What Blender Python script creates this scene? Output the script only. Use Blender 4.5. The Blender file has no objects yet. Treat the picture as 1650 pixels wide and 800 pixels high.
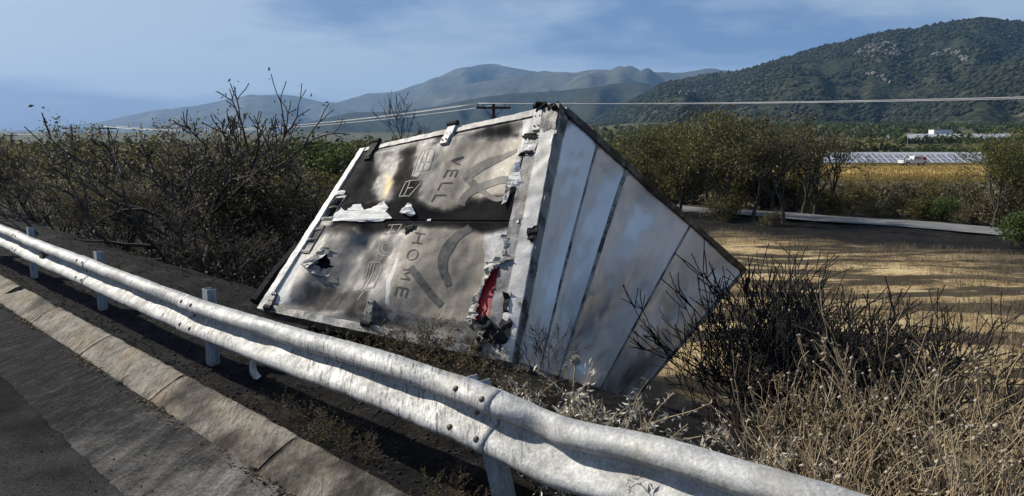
import bpy, bmesh, math, random
import numpy as np
from mathutils import Vector, Matrix, noise
from mathutils.geometry import tessellate_polygon
R = math.radians
S2 = math.sqrt(2.0)
sc = bpy.context.scene
col = sc.collection

# ------------------------------------------------------------------ camera
FPX, CX, CY, HOR, CAMH = 1200.0, 825.0, 400.0, 235.0, 1.9
PITCH = math.atan((CY - HOR) / FPX)
cam = bpy.data.cameras.new('camera')
cam.sensor_width = 36.0
cam.lens = 36.0 * FPX / 1650.0
cam.clip_start = 0.05
cam.clip_end = 60000
camo = bpy.data.objects.new('camera', cam)
col.objects.link(camo)
camo.location = (0, 0, CAMH)
camo.rotation_euler = (math.pi / 2 - PITCH, 0, 0)
sc.camera = camo

# ------------------------------------------------------------------ light
SUN_TO = Vector((-0.72, 0.35, 0.61)).normalized()
SUN_EL = math.asin(SUN_TO.z)
SUN_AZ = math.atan2(SUN_TO.x, SUN_TO.y)
sun = bpy.data.lights.new('sun', 'SUN')
sun.energy = 4.4
sun.angle = R(0.9)
sun.color = (1.0, 0.93, 0.82)
suno = bpy.data.objects.new('sun', sun)
col.objects.link(suno)
suno.location = (-30, -10, 40)
suno.rotation_euler = SUN_TO.to_track_quat('Z', 'Y').to_euler()

world = bpy.data.worlds.new('World')
sc.world = world
world.use_nodes = True
wn, wl = world.node_tree.nodes, world.node_tree.links
wn.clear()
w_out = wn.new('ShaderNodeOutputWorld')
w_bg = wn.new('ShaderNodeBackground')
w_sky = wn.new('ShaderNodeTexSky')
w_sky.sky_type = 'NISHITA'
w_sky.sun_disc = False
w_sky.sun_elevation = SUN_EL
w_sky.sun_rotation = SUN_AZ
w_sky.dust_density = 2.0
w_sky.altitude = 100
w_bg.inputs['Strength'].default_value = 0.115
tc = wn.new('ShaderNodeTexCoord')
sep = wn.new('ShaderNodeSeparateXYZ')
wl.new(tc.outputs['Generated'], sep.inputs[0])
def wmath(op, a, b=None, c=None):
    n = wn.new('ShaderNodeMath'); n.operation = op
    for i, v in enumerate((a, b, c)):
        if v is None: continue
        if isinstance(v, (int, float)): n.inputs[i].default_value = v
        else: wl.new(v, n.inputs[i])
    return n.outputs[0]
# sheets of cloud: flat-bottomed banks, so the elevation is stretched
zc = wmath('MAXIMUM', sep.outputs['Z'], 0.0)
az = wmath('ARCTAN2', sep.outputs['X'], sep.outputs['Y'])
comb = wn.new('ShaderNodeCombineXYZ')
wl.new(wmath('SINE', az), comb.inputs[0])
wl.new(wmath('COSINE', az), comb.inputs[1])
wl.new(wmath('MULTIPLY', wmath('POWER', zc, 0.8), 4.2), comb.inputs[2])
nz = wn.new('ShaderNodeTexNoise'); nz.inputs['Scale'].default_value = 1.7
nz.inputs['Detail'].default_value = 7; nz.inputs['Roughness'].default_value = 0.5
nz.inputs['Distortion'].default_value = 0.6
wmap = wn.new('ShaderNodeMapping'); wmap.inputs['Location'].default_value = (3.1, 0.4, 1.95)
wl.new(comb.outputs[0], wmap.inputs[0]); wl.new(wmap.outputs[0], nz.inputs['Vector'])
cr = wn.new('ShaderNodeValToRGB')
cr.color_ramp.elements[0].position = 0.43; cr.color_ramp.elements[0].color = (0, 0, 0, 1)
cr.color_ramp.elements[1].position = 0.56; cr.color_ramp.elements[1].color = (1, 1, 1, 1)
nz2 = wn.new('ShaderNodeTexNoise'); nz2.inputs['Scale'].default_value = 7.5
nz2.inputs['Detail'].default_value = 6; nz2.inputs['Roughness'].default_value = 0.6; nz2.inputs['Distortion'].default_value = 0.8
wl.new(wmap.outputs[0], nz2.inputs['Vector'])
wl.new(wmath('ADD', nz.outputs['Fac'], wmath('MULTIPLY', wmath('SUBTRACT', nz2.outputs['Fac'], 0.5), 0.16)), cr.inputs[0])
CLOUD_A = (0.46, 1.0, 2.25, 1)     # blue-grey sheet of high cloud
CLOUD_B = (2.2, 2.75, 3.5, 1)     # paler banks
mixc = wn.new('ShaderNodeMix'); mixc.data_type = 'RGBA'
mixc.inputs[6].default_value = CLOUD_A
mixc.inputs[7].default_value = CLOUD_B
wl.new(cr.outputs[0], mixc.inputs[0])
mixs = wn.new('ShaderNodeMix'); mixs.data_type = 'RGBA'
mixs.inputs[0].default_value = 0.82
wl.new(w_sky.outputs[0], mixs.inputs[6]); wl.new(mixc.outputs[2], mixs.inputs[7])
wl.new(mixs.outputs[2], w_bg.inputs['Color'])
wl.new(w_bg.outputs[0], w_out.inputs[0])

sc.view_settings.view_transform = 'Standard'
sc.view_settings.look = 'None'
sc.view_settings.gamma = 1
sc.view_settings.use_curve_mapping = False
sc.view_settings.exposure = 0.55

# ------------------------------------------------------------------ helpers: pixels to places
O = np.array([0, 0, CAMH])
CP, SP = math.cos(PITCH), math.sin(PITCH)
def ray(x, y):
    a = (x - CX) / FPX; b = -(y - CY) / FPX
    return np.array([a, CP + b * SP, -SP + b * CP])
def atz(x, y, z):
    r = ray(x, y); return O + r * ((z - CAMH) / r[2])
def atd(x, y, d): return O + ray(x, y) * d
def proj(P):
    P = np.asarray(P) - O
    d = P[1] * CP - P[2] * SP; u = P[1] * SP + P[2] * CP
    return np.array([CX + FPX * P[0] / d, CY - FPX * u / d])
def ST(s, t): return ((s + t) / S2, (s - t) / S2)      # s away from the road, t along it
def fbm(x, y, z=0.0, o=4):
    return noise.fractal(Vector((x, y, z)), 1.0, 2.0, o, noise_basis='PERLIN_ORIGINAL')
def smooth(a, b, x):
    x = min(1, max(0, (x - a) / (b - a))); return x * x * (3 - 2 * x)
PROF = [(-50, -.06), (1.85, -.06), (2.10, -.03), (2.2, .06), (2.4, -.01), (2.62, -.03), (3.2, .06), (3.9, .17), (4.3, .05),
        (7.4, -1.30), (8.9, -1.86), (10.5, -2.0), (60000, -2.0)]
PS = np.array([p[0] for p in PROF]); PZ = np.array([p[1] for p in PROF])
def ground_z(x, y):
    s = (x + y) / S2; t = (x - y) / S2
    z = float(np.interp(s, PS, PZ))
    if s > 2.3:
        a = min(1, (s - 2.3) / 3)
        if s < 90: z += a * (0.10 * fbm(x * .35, y * .35) + 0.03 * fbm(x * 1.9, y * 1.9, 4) * (1 if s < 45 else 0))
        else: z += 0.1 * fbm(x * .05, y * .05)
    if y > 300:
        q = smooth(-200, 300, x) if y < 3000 else 1
        z += max(0, y - 300) * 0.042 * q * (1 if y < 1500 else 1500 / y) * min(1, (y - 300) / 150)
    return z
def at_s(px, s, dz=0.0):
    """point of the ground in picture column px, at distance s beyond the camera along the road's normal"""
    z = 0.0
    for _ in range(12):
        # x = k*depth ; depth = y*CP-(z-H)*SP ; x+y = s*S2
        k = (px - CX) / FPX
        y = (s * S2 + k * (z - CAMH) * SP) / (1 + k * CP); x = s * S2 - y
        z = ground_z(x, y)
    return Vector((x, y, z + dz))
def at_ground(px, py):
    z = -1.0
    for _ in range(25):
        p = atz(px, py, z); z = .5 * z + .5 * ground_z(p[0], p[1])
    return Vector(atz(px, py, z))

# ------------------------------------------------------------------ helpers: objects
def tag(o, label=None, cat=None, group=None, kind=None):
    if label: o['label'] = label
    if cat: o['category'] = cat
    if group: o['group'] = group
    if kind: o['kind'] = kind
    return o
def empty(name, loc=(0, 0, 0), rz=0.0):
    o = bpy.data.objects.new(name, None); col.objects.link(o)
    o.empty_display_size = 0.1
    o.location = loc; o.rotation_euler = (0, 0, rz)
    return o
def make(name, verts, faces, mat, parent=None, smooth_=False, inv=None):
    me = bpy.data.meshes.new(name)
    me.from_pydata([tuple(v) for v in verts], [], [tuple(f) for f in faces])
    if smooth_: me.polygons.foreach_set('use_smooth', [True] * len(me.polygons))
    me.materials.append(mat)
    me.update()
    return link(name, me, parent)
def link(name, me, parent=None):
    o = bpy.data.objects.new(name, me); col.objects.link(o)
    if parent is not None: o.parent = parent
    return o
def npmesh(name, V, Fq, mat, smooth_=False):
    """V (n,3), Fq (m,k) all faces with k corners"""
    me = bpy.data.meshes.new(name)
    V = np.asarray(V, dtype=np.float32); Fq = np.asarray(Fq, dtype=np.int32)
    m, k = Fq.shape
    me.vertices.add(len(V)); me.vertices.foreach_set('co', V.ravel())
    me.loops.add(m * k); me.loops.foreach_set('vertex_index', Fq.ravel())
    me.polygons.add(m); me.polygons.foreach_set('loop_start', np.arange(0, m * k, k, dtype=np.int32))
    try: me.polygons.foreach_set('loop_total', np.full(m, k, dtype=np.int32))
    except Exception: pass
    if smooth_: me.polygons.foreach_set('use_smooth', np.ones(m, dtype=bool))
    me.materials.append(mat)
    me.update(calc_edges=True); me.validate()
    return me
def copy_tree(o, parent=None):
    c = o.copy(); col.objects.link(c)
    if parent is not None: c.parent = parent
    for ch in list(o.children): copy_tree(ch, c)
    return c
class MB:
    def __init__(s): s.v = []; s.f = []
    def add(s, vs, fs):
        n = len(s.v); s.v += [tuple(v) for v in vs]; s.f += [tuple(i + n for i in f) for f in fs]
    def box(s, c, h, M=None):
        vs = [Vector((sx * h[0], sy * h[1], sz * h[2])) for sx in (-1, 1) for sy in (-1, 1) for sz in (-1, 1)]
        if M is not None: vs = [M @ v for v in vs]
        s.add([v + Vector(c) for v in vs], [(0, 1, 3, 2), (4, 6, 7, 5), (0, 4, 5, 1), (2, 3, 7, 6), (0, 2, 6, 4), (1, 5, 7, 3)])
    def tube(s, pts, rad, n=8, cap=True):
        pts = [Vector(p) for p in pts]
        if isinstance(rad, (int, float)): rad = [rad] * len(pts)
        rings = []
        up = None
        for i, p in enumerate(pts):
            d = (pts[min(i + 1, len(pts) - 1)] - pts[max(i - 1, 0)]).normalized()
            a = d.orthogonal().normalized() if up is None else (up - d * up.dot(d)).normalized()
            up = a; b = d.cross(a)
            rings.append([p + (a * math.cos(2 * math.pi * k / n) + b * math.sin(2 * math.pi * k / n)) * rad[i] for k in range(n)])
        fs = []
        for i in range(len(pts) - 1):
            for k in range(n):
                fs.append((i * n + k, i * n + (k + 1) % n, (i + 1) * n + (k + 1) % n, (i + 1) * n + k))
        if cap:
            fs.append(tuple(range(n))[::-1]); fs.append(tuple((len(pts) - 1) * n + k for k in range(n)))
        s.add([v for r in rings for v in r], fs)
    def lathe(s, prof, c, axis=Vector((0, 0, 1)), n=14):
        axis = Vector(axis).normalized(); a = axis.orthogonal().normalized(); b = axis.cross(a)
        vs = []
        for (r, h) in prof:
            for k in range(n):
                vs.append(Vector(c) + axis * h + (a * math.cos(2 * math.pi * k / n) + b * math.sin(2 * math.pi * k / n)) * r)
        fs = [(i * n + k, i * n + (k + 1) % n, (i + 1) * n + (k + 1) % n, (i + 1) * n + k) for i in range(len(prof) - 1) for k in range(n)]
        fs.append(tuple(range(n))[::-1]); fs.append(tuple((len(prof) - 1) * n + k for k in range(n)))
        s.add(vs, fs)
    def build(s, name, mat, parent=None, smooth_=False):
        return make(name, s.v, s.f, mat, parent, smooth_)
def seg_mesh(name, segs, mat, sides=3, smooth_=True):
    """segs: list of (p0, p1, r0, r1) turned into open prisms"""
    A = np.array([s[0] for s in segs], dtype=float); B = np.array([s[1] for s in segs], dtype=float)
    r0 = np.array([s[2] for s in segs])[:, None]; r1 = np.array([s[3] for s in segs])[:, None]
    d = B - A; L = np.linalg.norm(d, axis=1, keepdims=True); d = d / np.maximum(L, 1e-9)
    ref = np.where(np.abs(d[:, 2:3]) > .9, np.array([[1., 0, 0]]), np.array([[0, 0, 1.]]))
    a = np.cross(d, ref); a /= np.linalg.norm(a, axis=1, keepdims=True); b = np.cross(d, a)
    V = []
    for (P, r) in ((A - d * r0 * .4, r0), (B + d * r1 * .4, r1)):
        for k in range(sides):
            th = 2 * math.pi * k / sides
            V.append(P + (a * math.cos(th) + b * math.sin(th)) * r)
    V = np.stack(V, axis=1).reshape(-1, 3)          # per seg: 2*sides verts
    n = len(segs); base = np.arange(n)[:, None] * (2 * sides)
    Fs = []
    for k in range(sides):
        k2 = (k + 1) % sides
        Fs.append(base + np.array([[k, k2, sides + k2, sides + k]]))
    return npmesh(name, V, np.concatenate(Fs), mat, smooth_)
def leaf_mesh(name, C, size, mat, rs, aspect=.55, flat=0.0, dirs=None):
    """a bent-free leaf (diamond quad) at each centre"""
    C = np.asarray(C, dtype=float); n = len(C)
    if dirs is None:
        d = rs.normal(size=(n, 3)); d[:, 2] *= (1 - flat)
    else: d = np.asarray(dirs, dtype=float) + rs.normal(size=(n, 3)) * .35
    d /= np.linalg.norm(d, axis=1, keepdims=True)
    e = rs.normal(size=(n, 3)); e -= d * np.sum(e * d, axis=1, keepdims=True); e /= np.linalg.norm(e, axis=1, keepdims=True)
    sz = (size * (0.6 + .8 * rs.rand(n)))[:, None]
    g = np.cross(d, e) * sz * .15
    V = np.stack([C - d * sz * .5, C + e * sz * aspect * .5 + g, C + d * sz * .5, C - e * sz * aspect * .5 + g], axis=1).reshape(-1, 3)
    return npmesh(name, V, np.arange(4 * n).reshape(n, 4), mat)

# ------------------------------------------------------------------ materials
def new_mat(name):
    m = bpy.data.materials.new(name); m.use_nodes = True
    nt = m.node_tree; b = nt.nodes['Principled BSDF']
    return m, nt, b
class NT:
    def __init__(s, nt, coord='Object'):
        s.nt = nt; s.n = nt.nodes; s.l = nt.links
        t = s.n.new('ShaderNodeTexCoord'); s.vec = t.outputs[coord]
    def map(s, scale=(1, 1, 1), rot=(0, 0, 0), loc=(0, 0, 0)):
        m = s.n.new('ShaderNodeMapping'); m.inputs['Scale'].default_value = scale
        m.inputs['Rotation'].default_value = rot; m.inputs['Location'].default_value = loc
        s.l.new(s.vec, m.inputs[0]); return m.outputs[0]
    def noise(s, scale, detail=5, rough=.55, vec=None, dist=0.0):
        n = s.n.new('ShaderNodeTexNoise'); n.inputs['Scale'].default_value = scale
        n.inputs['Detail'].default_value = detail; n.inputs['Roughness'].default_value = rough
        n.inputs['Distortion'].default_value = dist
        s.l.new(vec if vec is not None else s.vec, n.inputs['Vector']); return n.outputs['Fac']
    def voro(s, scale, feature='F1', vec=None, out='Distance'):
        n = s.n.new('ShaderNodeTexVoronoi'); n.feature = feature; n.inputs['Scale'].default_value = scale
        s.l.new(vec if vec is not None else s.vec, n.inputs['Vector']); return n.outputs[out]
    def ramp(s, fac, stops, interp='LINEAR'):
        r = s.n.new('ShaderNodeValToRGB'); r.color_ramp.interpolation = interp
        e = r.color_ramp.elements
        while len(e) < len(stops): e.new(0.5)
        for i, (p, c) in enumerate(stops):
            e[i].position = p
            if isinstance(c, (int, float)): c = (c, c, c)
            e[i].color = (*c, 1)
        s.l.new(fac, r.inputs[0]); return r.outputs[0]
    def mix(s, fac, a, b, mode='MIX'):
        m = s.n.new('ShaderNodeMix'); m.data_type = 'RGBA'; m.blend_type = mode
        for i, v in ((0, fac), (6, a), (7, b)):
            if isinstance(v, (int, float)): m.inputs[i].default_value = v if i == 0 else (v, v, v, 1)
            elif isinstance(v, tuple): m.inputs[i].default_value = (*v, 1)
            else: s.l.new(v, m.inputs[i])
        return m.outputs[2]
    def math(s, op, a, b=0.0, clamp=False):
        m = s.n.new('ShaderNodeMath'); m.operation = op; m.use_clamp = clamp
        for i, v in enumerate((a, b)):
            if isinstance(v, (int, float)): m.inputs[i].default_value = v
            else: s.l.new(v, m.inputs[i])
        return m.outputs[0]
    def bump(s, h, strength=.5, dist=.02):
        b = s.n.new('ShaderNodeBump'); b.inputs['Strength'].default_value = strength; b.inputs['Distance'].default_value = dist
        s.l.new(h, b.inputs['Height']); return b.outputs[0]
    def attr(s, name, out='Color'):
        a = s.n.new('ShaderNodeAttribute'); a.attribute_name = name; return a.outputs[out]
    def island(s): return s.n.new('ShaderNodeNewGeometry').outputs['Random Per Island']
    def objrand(s): return s.n.new('ShaderNodeObjectInfo').outputs['Random']
    def sepx(s, v):
        x = s.n.new('ShaderNodeSeparateXYZ'); s.l.new(v, x.inputs[0]); return x.outputs
def simple(name, stops, scale=8, rough=.8, bump=None, metallic=0, detail=5, coord='Object', mscale=(1, 1, 1), spec=.3, objvar=0.0):
    m, nt, b = new_mat(name); N = NT(nt, coord)
    v = N.map(mscale)
    c = N.ramp(N.noise(scale, detail, .6, v), stops)
    if objvar:
        f = N.math('ADD', N.math('MULTIPLY', N.objrand(), 2 * objvar), 1 - objvar)
        mm = N.n.new('ShaderNodeMix'); mm.data_type = 'RGBA'; mm.blend_type = 'MULTIPLY'; mm.inputs[0].default_value = 1
        nt.links.new(c, mm.inputs[6]); cb = N.n.new('ShaderNodeCombineColor')
        for i in range(3): nt.links.new(f, cb.inputs[i])
        nt.links.new(cb.outputs[0], mm.inputs[7]); c = mm.outputs[2]
    nt.links.new(c, b.inputs['Base Color'])
    b.inputs['Roughness'].default_value = rough; b.inputs['Metallic'].default_value = metallic
    b.inputs['Specular IOR Level'].default_value = spec
    if bump: nt.links.new(N.bump(N.noise(bump[0], 6, .6, v), bump[1], bump[2]), b.inputs['Normal'])
    return m
def leafy(name, stops, trans=.25, rough=.7):
    m, nt, b = new_mat(name); N = NT(nt)
    f = N.math('ADD', N.math('MULTIPLY', N.island(), .6), N.math('MULTIPLY', N.noise(1.3, 3), .5))
    nt.links.new(N.ramp(f, stops), b.inputs['Base Color'])
    b.inputs['Roughness'].default_value = rough; b.inputs['Specular IOR Level'].default_value = .2
    if trans:
        t = N.n.new('ShaderNodeBsdfTranslucent'); ms = N.n.new('ShaderNodeMixShader')
        nt.links.new(N.ramp(f, stops), t.inputs[0]); ms.inputs[0].default_value = trans
        nt.links.new(b.outputs[0], ms.inputs[1]); nt.links.new(t.outputs[0], ms.inputs[2])
        nt.links.new(ms.outputs[0], nt.nodes['Material Output'].inputs[0])
    return m
MT = {}
HAZE = 0.000052
# ------------------------------------------------------------------ materials of the setting
def ground_material():
    m, nt, b = new_mat('ground_burnt_and_straw'); N = NT(nt)
    x, y, z = N.sepx(N.vec)
    s = N.math('MULTIPLY', N.math('ADD', x, y), 1 / S2)
    t = N.math('MULTIPLY', N.math('SUBTRACT', x, y), 1 / S2)
    st = N.map((1, 1, 1), (0, 0, R(45)))
    # burnt earth
    n1 = N.noise(2.2, 8, .65); n2 = N.noise(26, 6, .7)
    burnt = N.ramp(N.math('ADD', N.math('MULTIPLY', n1, .5), N.math('MULTIPLY', n2, .5)),
                   [(.36, (.003, .003, .003)), (.50, (.009, .008, .0075)), (.58, (.024, .021, .018)), (.68, (.09, .08, .068))])
    # straw stubble; dark streaks paint in both burn marks and field shadows
    n3 = N.noise(.55, 8, .65); n4 = N.noise(9, 6, .75)
    straw = N.ramp(N.math('ADD', N.math('MULTIPLY', n3, .45), N.math('MULTIPLY', n4, .55)),
                   [(.36, (.06, .044, .025)), (.45, (.26, .18, .085)), (.53, (.48, .36, .185)), (.64, (.63, .52, .32))])
    streak = N.map((.22, .9, 1), (0, 0, R(14)))
    sk = N.ramp(N.noise(1.0, 6, .6, streak), [(.485, 0.0), (.53, 1.0)])
    dull = N.ramp(N.noise(.8, 8, .7), [(.3, (.010, .009, .008)), (.55, (.032, .027, .02)), (.75, (.085, .068, .045))])
    straw = N.mix(N.math('MULTIPLY', sk, .9), straw, dull)
    # edge of the burn, wavy; fire also ran along the far service road
    e1 = N.math('ADD', s, N.math('MULTIPLY', N.math('SUBTRACT', N.noise(.25, 5), .5), 7.0))
    near = N.ramp(N.math('DIVIDE', e1, 40.0), [(.24, 1.0), (.30, 0.0), (.66, 0.0), (.80, 1.0), (.98, 1.0), (1.0, .75)])
    # the straw lies to the right; on the left the fire took everything
    le = N.ramp(N.math('ADD', N.math('DIVIDE', N.math('ADD', t, N.math('MULTIPLY', N.noise(.2, 3), 5.0)), 40.0), .5), [(.12, 1.0), (.20, 0.0)])
    near = N.mix(1.0, near, le, 'LIGHTEN')
    c = N.mix(near, straw, burnt)
    # scrub plain farther out
    far = N.ramp(N.math('DIVIDE', y, 100.0), [(.40, 0.0), (.60, 1.0)])
    plain = N.ramp(N.noise(.06, 9, .7), [(.33, (.035, .042, .018)), (.5, (.09, .08, .035)), (.62, (.16, .13, .06))])
    plain = N.mix(N.ramp(N.noise(.3, 8, .75), [(.4, 0.0), (.6, .6)]), plain, (.05, .055, .025))
    c = N.mix(far, c, plain)
    nt.links.new(c, b.inputs['Base Color'])
    b.inputs['Roughness'].default_value = .95; b.inputs['Specular IOR Level'].default_value = .12
    nt.links.new(N.bump(N.math('ADD', N.noise(14, 8, .7), N.math('MULTIPLY', N.noise(60, 4, .7), .4)), .9, .06), b.inputs['Normal'])
    return m
MT['ground'] = ground_material()
def asphalt_material():
    m, nt, b = new_mat('worn_asphalt'); N = NT(nt)
    agg = N.noise(75, 6, .9); v = N.voro(260)
    big = N.noise(.9, 6, .6)
    c = N.ramp(N.math('ADD', N.math('MULTIPLY', agg, .6), N.math('MULTIPLY', big, .4)),
               [(.38, (.006, .006, .006)), (.47, (.028, .027, .026)), (.55, (.075, .073, .07)), (.66, (.24, .23, .22))])
    # soot blown over the edge of the carriageway
    x, y, z = N.sepx(N.vec)
    s = N.math('MULTIPLY', N.math('ADD', x, y), 1 / S2); t = N.math('MULTIPLY', N.math('SUBTRACT', x, y), 1 / S2)
    e = N.math('ADD', N.math('MULTIPLY', t, -.22), N.math('MULTIPLY', s, .35))
    e = N.math('ADD', e, N.math('MULTIPLY', N.math('SUBTRACT', N.noise(1.6, 6, .65), .5), 1.1))
    k = N.ramp(N.math('DIVIDE', e, 3.0), [(.40, 0.0), (.60, 1.0)])
    c = N.mix(N.math('MULTIPLY', k, .95), c, (.17, .17, .18), 'MULTIPLY')
    nt.links.new(c, b.inputs['Base Color'])
    b.inputs['Roughness'].default_value = .97
    b.inputs['Specular IOR Level'].default_value = .05
    nt.links.new(N.bump(N.math('ADD', N.noise(300, 3, .7), N.math('MULTIPLY', N.noise(40, 4), .6)), .7, .006), b.inputs['Normal'])
    return m
MT['asphalt'] = asphalt_material()
def gutter_material():
    m, nt, b = new_mat('sooty_gutter_concrete'); N = NT(nt)
    x, y, z = N.sepx(N.vec)
    t = N.math('MULTIPLY', N.math('SUBTRACT', x, y), 1 / S2)
    v = N.map((1, 1, 1), (0, 0, R(45)))
    vs = N.map((5.5, .9, 1), (0, 0, R(-28)))
    a = N.noise(1.0, 8, .7, vs, .4); a2 = N.noise(42, 8, .88)
    c = N.ramp(N.math('ADD', N.math('MULTIPLY', a, .5), N.math('MULTIPLY', a2, .5)),
               [(.38, (.010, .010, .010)), (.45, (.05, .048, .045)), (.53, (.14, .132, .12)), (.64, (.32, .30, .27))])
    e = N.math('ADD', N.math('MULTIPLY', t, -.30), N.math('MULTIPLY', N.math('SUBTRACT', N.noise(1.3, 7, .7), .5), 1.8))
    k = N.ramp(N.math('DIVIDE', e, 3.0), [(.36, 0.0), (.60, 1.0)])
    fa = N.ramp(N.math('ADD', N.math('MULTIPLY', N.noise(3, 9, .75, vs), .5), N.math('MULTIPLY', a2, .5)), [(.40, (.004, .004, .005)), (.52, (.02, .02, .021)), (.62, (.085, .084, .082))])
    c = N.mix(N.math('MULTIPLY', k, .95), c, fa)
    nt.links.new(c, b.inputs['Base Color']); b.inputs['Roughness'].default_value = .97
    b.inputs['Specular IOR Level'].default_value = .05
    nt.links.new(N.bump(N.math('ADD', N.noise(16, 8, .75), N.noise(110, 4)), .6, .012), b.inputs['Normal'])
    return m
MT['gutter'] = gutter_material()
def kerb_material():
    m, nt, b = new_mat('weathered_kerb_concrete'); N = NT(nt)
    v = N.map((1, 1, 1), (0, 0, R(45)))
    vr = N.map((.8, 7, 7), (0, 0, R(-45)))
    drip = N.map((9, 1.2, 2.0), (0, 0, R(45)))
    a = N.noise(7, 8, .7); g = N.noise(55, 7, .88)
    c = N.ramp(N.math('ADD', N.math('MULTIPLY', a, .5), N.math('MULTIPLY', g, .5)),
               [(.37, (.055, .049, .041)), (.46, (.155, .14, .115)), (.54, (.27, .245, .205)), (.66, (.43, .395, .335))])
    ru = N.ramp(N.noise(1.6, 5, .6), [(.48, 0.0), (.68, .5)])
    c = N.mix(ru, c, (.29, .215, .12))
    so = N.ramp(N.noise(.75, 7, .62, N.map((1, 1, 1), (0, 0, 0), (5.3, 1.9, 0))), [(.52, 0.0), (.62, .95)])
    c = N.mix(so, c, (.09, .088, .085), 'MULTIPLY')
    pit = N.ramp(N.noise(5, 8, .78, drip), [(.52, 0.0), (.60, .85)])
    c = N.mix(pit, c, (.06, .05, .045))
    nt.links.new(c, b.inputs['Base Color']); b.inputs['Roughness'].default_value = .9
    b.inputs['Specular IOR Level'].default_value = .2
    nt.links.new(N.bump(N.math('ADD', N.noise(24, 8, .7), N.math('MULTIPLY', N.noise(6, 6, .7, drip), 1.3)), .8, .016), b.inputs['Normal'])
    return m
MT['kerb'] = kerb_material()
MT['joint'] = simple('black_joint_dirt', [(.3, (.008, .008, .008)), (.7, (.03, .027, .024))], 20, .95)

# ------------------------------------------------------------------ ground, one sheet to the horizon
def sheet_st(name, ss, ts, zf, mat, smooth_=True):
    V = []; Fc = []
    n = len(ts)
    for s in ss:
        for t in ts:
            x, y = ST(s, t); V.append((x, y, zf(s, t, x, y)))
    for i in range(len(ss) - 1):
        for j in range(n - 1):
            a = i * n + j; Fc.append((a, a + n, a + n + 1, a + 1))
    o = make(name, V, Fc, mat, None, smooth_); tag(o, kind='structure'); return o
def geo(a, b, n):
    return list(np.sign(1) * (a * (b / a) ** (np.arange(1, n + 1) / n)))
ss = [-9900, -3000, -300, -40, -10, 1.7, 1.85] + list(np.arange(1.98, 4.6, .09)) + list(np.arange(4.6, 12, .22)) + list(np.arange(12, 46, .9)) + geo(46, 9900, 60)
tm = list(np.arange(-20, 4.0, .16)) + list(np.arange(4, 16, .5))
tt = [-v for v in geo(20, 9900, 55)][::-1] + tm + geo(16, 9900, 55)
sheet_st('ground', ss, tt, lambda s, t, x, y: ground_z(x, y), MT['ground'])
S_ASPH, S_FOOT, S_BACK, S_RAIL = 1.73 / S2, 2.70 / S2, 3.10 / S2, 2.546
wav = lambda t: .012 * fbm(t * 1.3, 0.3)
def gut_z(s, t, x, y):
    k = (s - S_ASPH) / (S_FOOT - S_ASPH)
    return .004 - .03 * k + .006 * fbm(x * 2.2, y * 2.2) * (1 if 0 < k < 1 else .2)
trange = list(np.arange(-60, -20, 2.0)) + list(np.arange(-20, 4, .14)) + list(np.arange(4, 40, 2.0))
sheet_st('road', [-9.0, -5, -2, -.5, .3, .9, S_ASPH - .05], trange, lambda s, t, x, y: .004 + .006 * fbm(x * .5, y * .5) * (1 if s < 1.1 else 0), MT['asphalt'])
# ragged edge of the asphalt, a step of 1.5 cm above the gutter
V = []; Fc = []
for i, t in enumerate(np.arange(-30, 10, .045)):
    e = S_ASPH + .022 * fbm(t * 4, 1.7) + .01 * fbm(t * 15, 3.1)
    for (s, z) in ((S_ASPH - .06, .0045), (e - .012, .012), (e, .004), (e + .004, -.03)):
        x, y = ST(s, t); V.append((x, y, z))
    if i:
        for k in range(3): Fc.append(((i - 1) * 4 + k, (i - 1) * 4 + k + 1, i * 4 + k + 1, i * 4 + k))
tag(make('road_edge', V, Fc, MT['asphalt'], None, True), kind='structure')
sheet_st('gutter', list(np.linspace(S_ASPH - .03, S_FOOT + .05, 9)), trange, gut_z, MT['gutter'])

# kerb: sloped concrete blocks with open joints
kerb = None
V = []; Fc = []
ts = list(np.arange(-40, 12, 1.0))
for i, t in enumerate(ts):
    for (s, z) in ((S_FOOT + .02, -.08), (S_FOOT + .03, -.035), (S_BACK - .03, .06), (S_BACK - .01, -.05)):
        x, y = ST(s, t); V.append((x, y, z))
    if i:
        for k in range(3): Fc.append(((i - 1) * 4 + k, (i - 1) * 4 + k + 1, i * 4 + k + 1, i * 4 + k))
kerb = tag(make('kerb', V, Fc, MT['joint']), kind='structure')
def kerb_block(t0, t1, seed, chip=0.0):
    prof = [(S_FOOT - .012, -.05), (S_FOOT, -.018), (S_FOOT + .035, .005), (S_FOOT + .1, .045), (S_FOOT + .17, .082), (S_BACK - .045, .112), (S_BACK - .012, .118), (S_BACK + .01, .105), (S_BACK + .012, -.06)]
    n = max(8, int((t1 - t0) / .055)); V = []; Fc = []; m = len(prof)
    rr = random.Random(seed)
    for i in range(n + 1):
        t = t0 + (t1 - t0) * i / n
        end = min(i, n - i)
        for k, (s, z) in enumerate(prof):
            j = .009 * fbm(t * 5, k * .7, seed) + .008 * fbm(t * 15, k * 1.9, seed)
            zz = z + j - (.010 if end == 0 else 0)
            if chip and end < 6 and k > 3: zz -= chip * (6 - end) / 6 * (.5 + .5 * rr.random())
            x, y = ST(s + .6 * j, t); V.append((x, y, zz))
        if i:
            for k in range(m - 1): Fc.append(((i - 1) * m + k, (i - 1) * m + k + 1, i * m + k + 1, i * m + k))
    Fc.append(tuple(range(m))); Fc.append(tuple(n * m + k for k in range(m))[::-1])
    return make('kerb_block', V, Fc, MT['kerb'], kerb, True)
jt = list(np.arange(-37.6, 8, 1.765))
for i in range(len(jt) - 1):
    near_gap = abs(jt[i] + 11.1) < .9
    kerb_block(jt[i] + .008, jt[i + 1] - .008, i, .08 if near_gap else 0.0)

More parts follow.
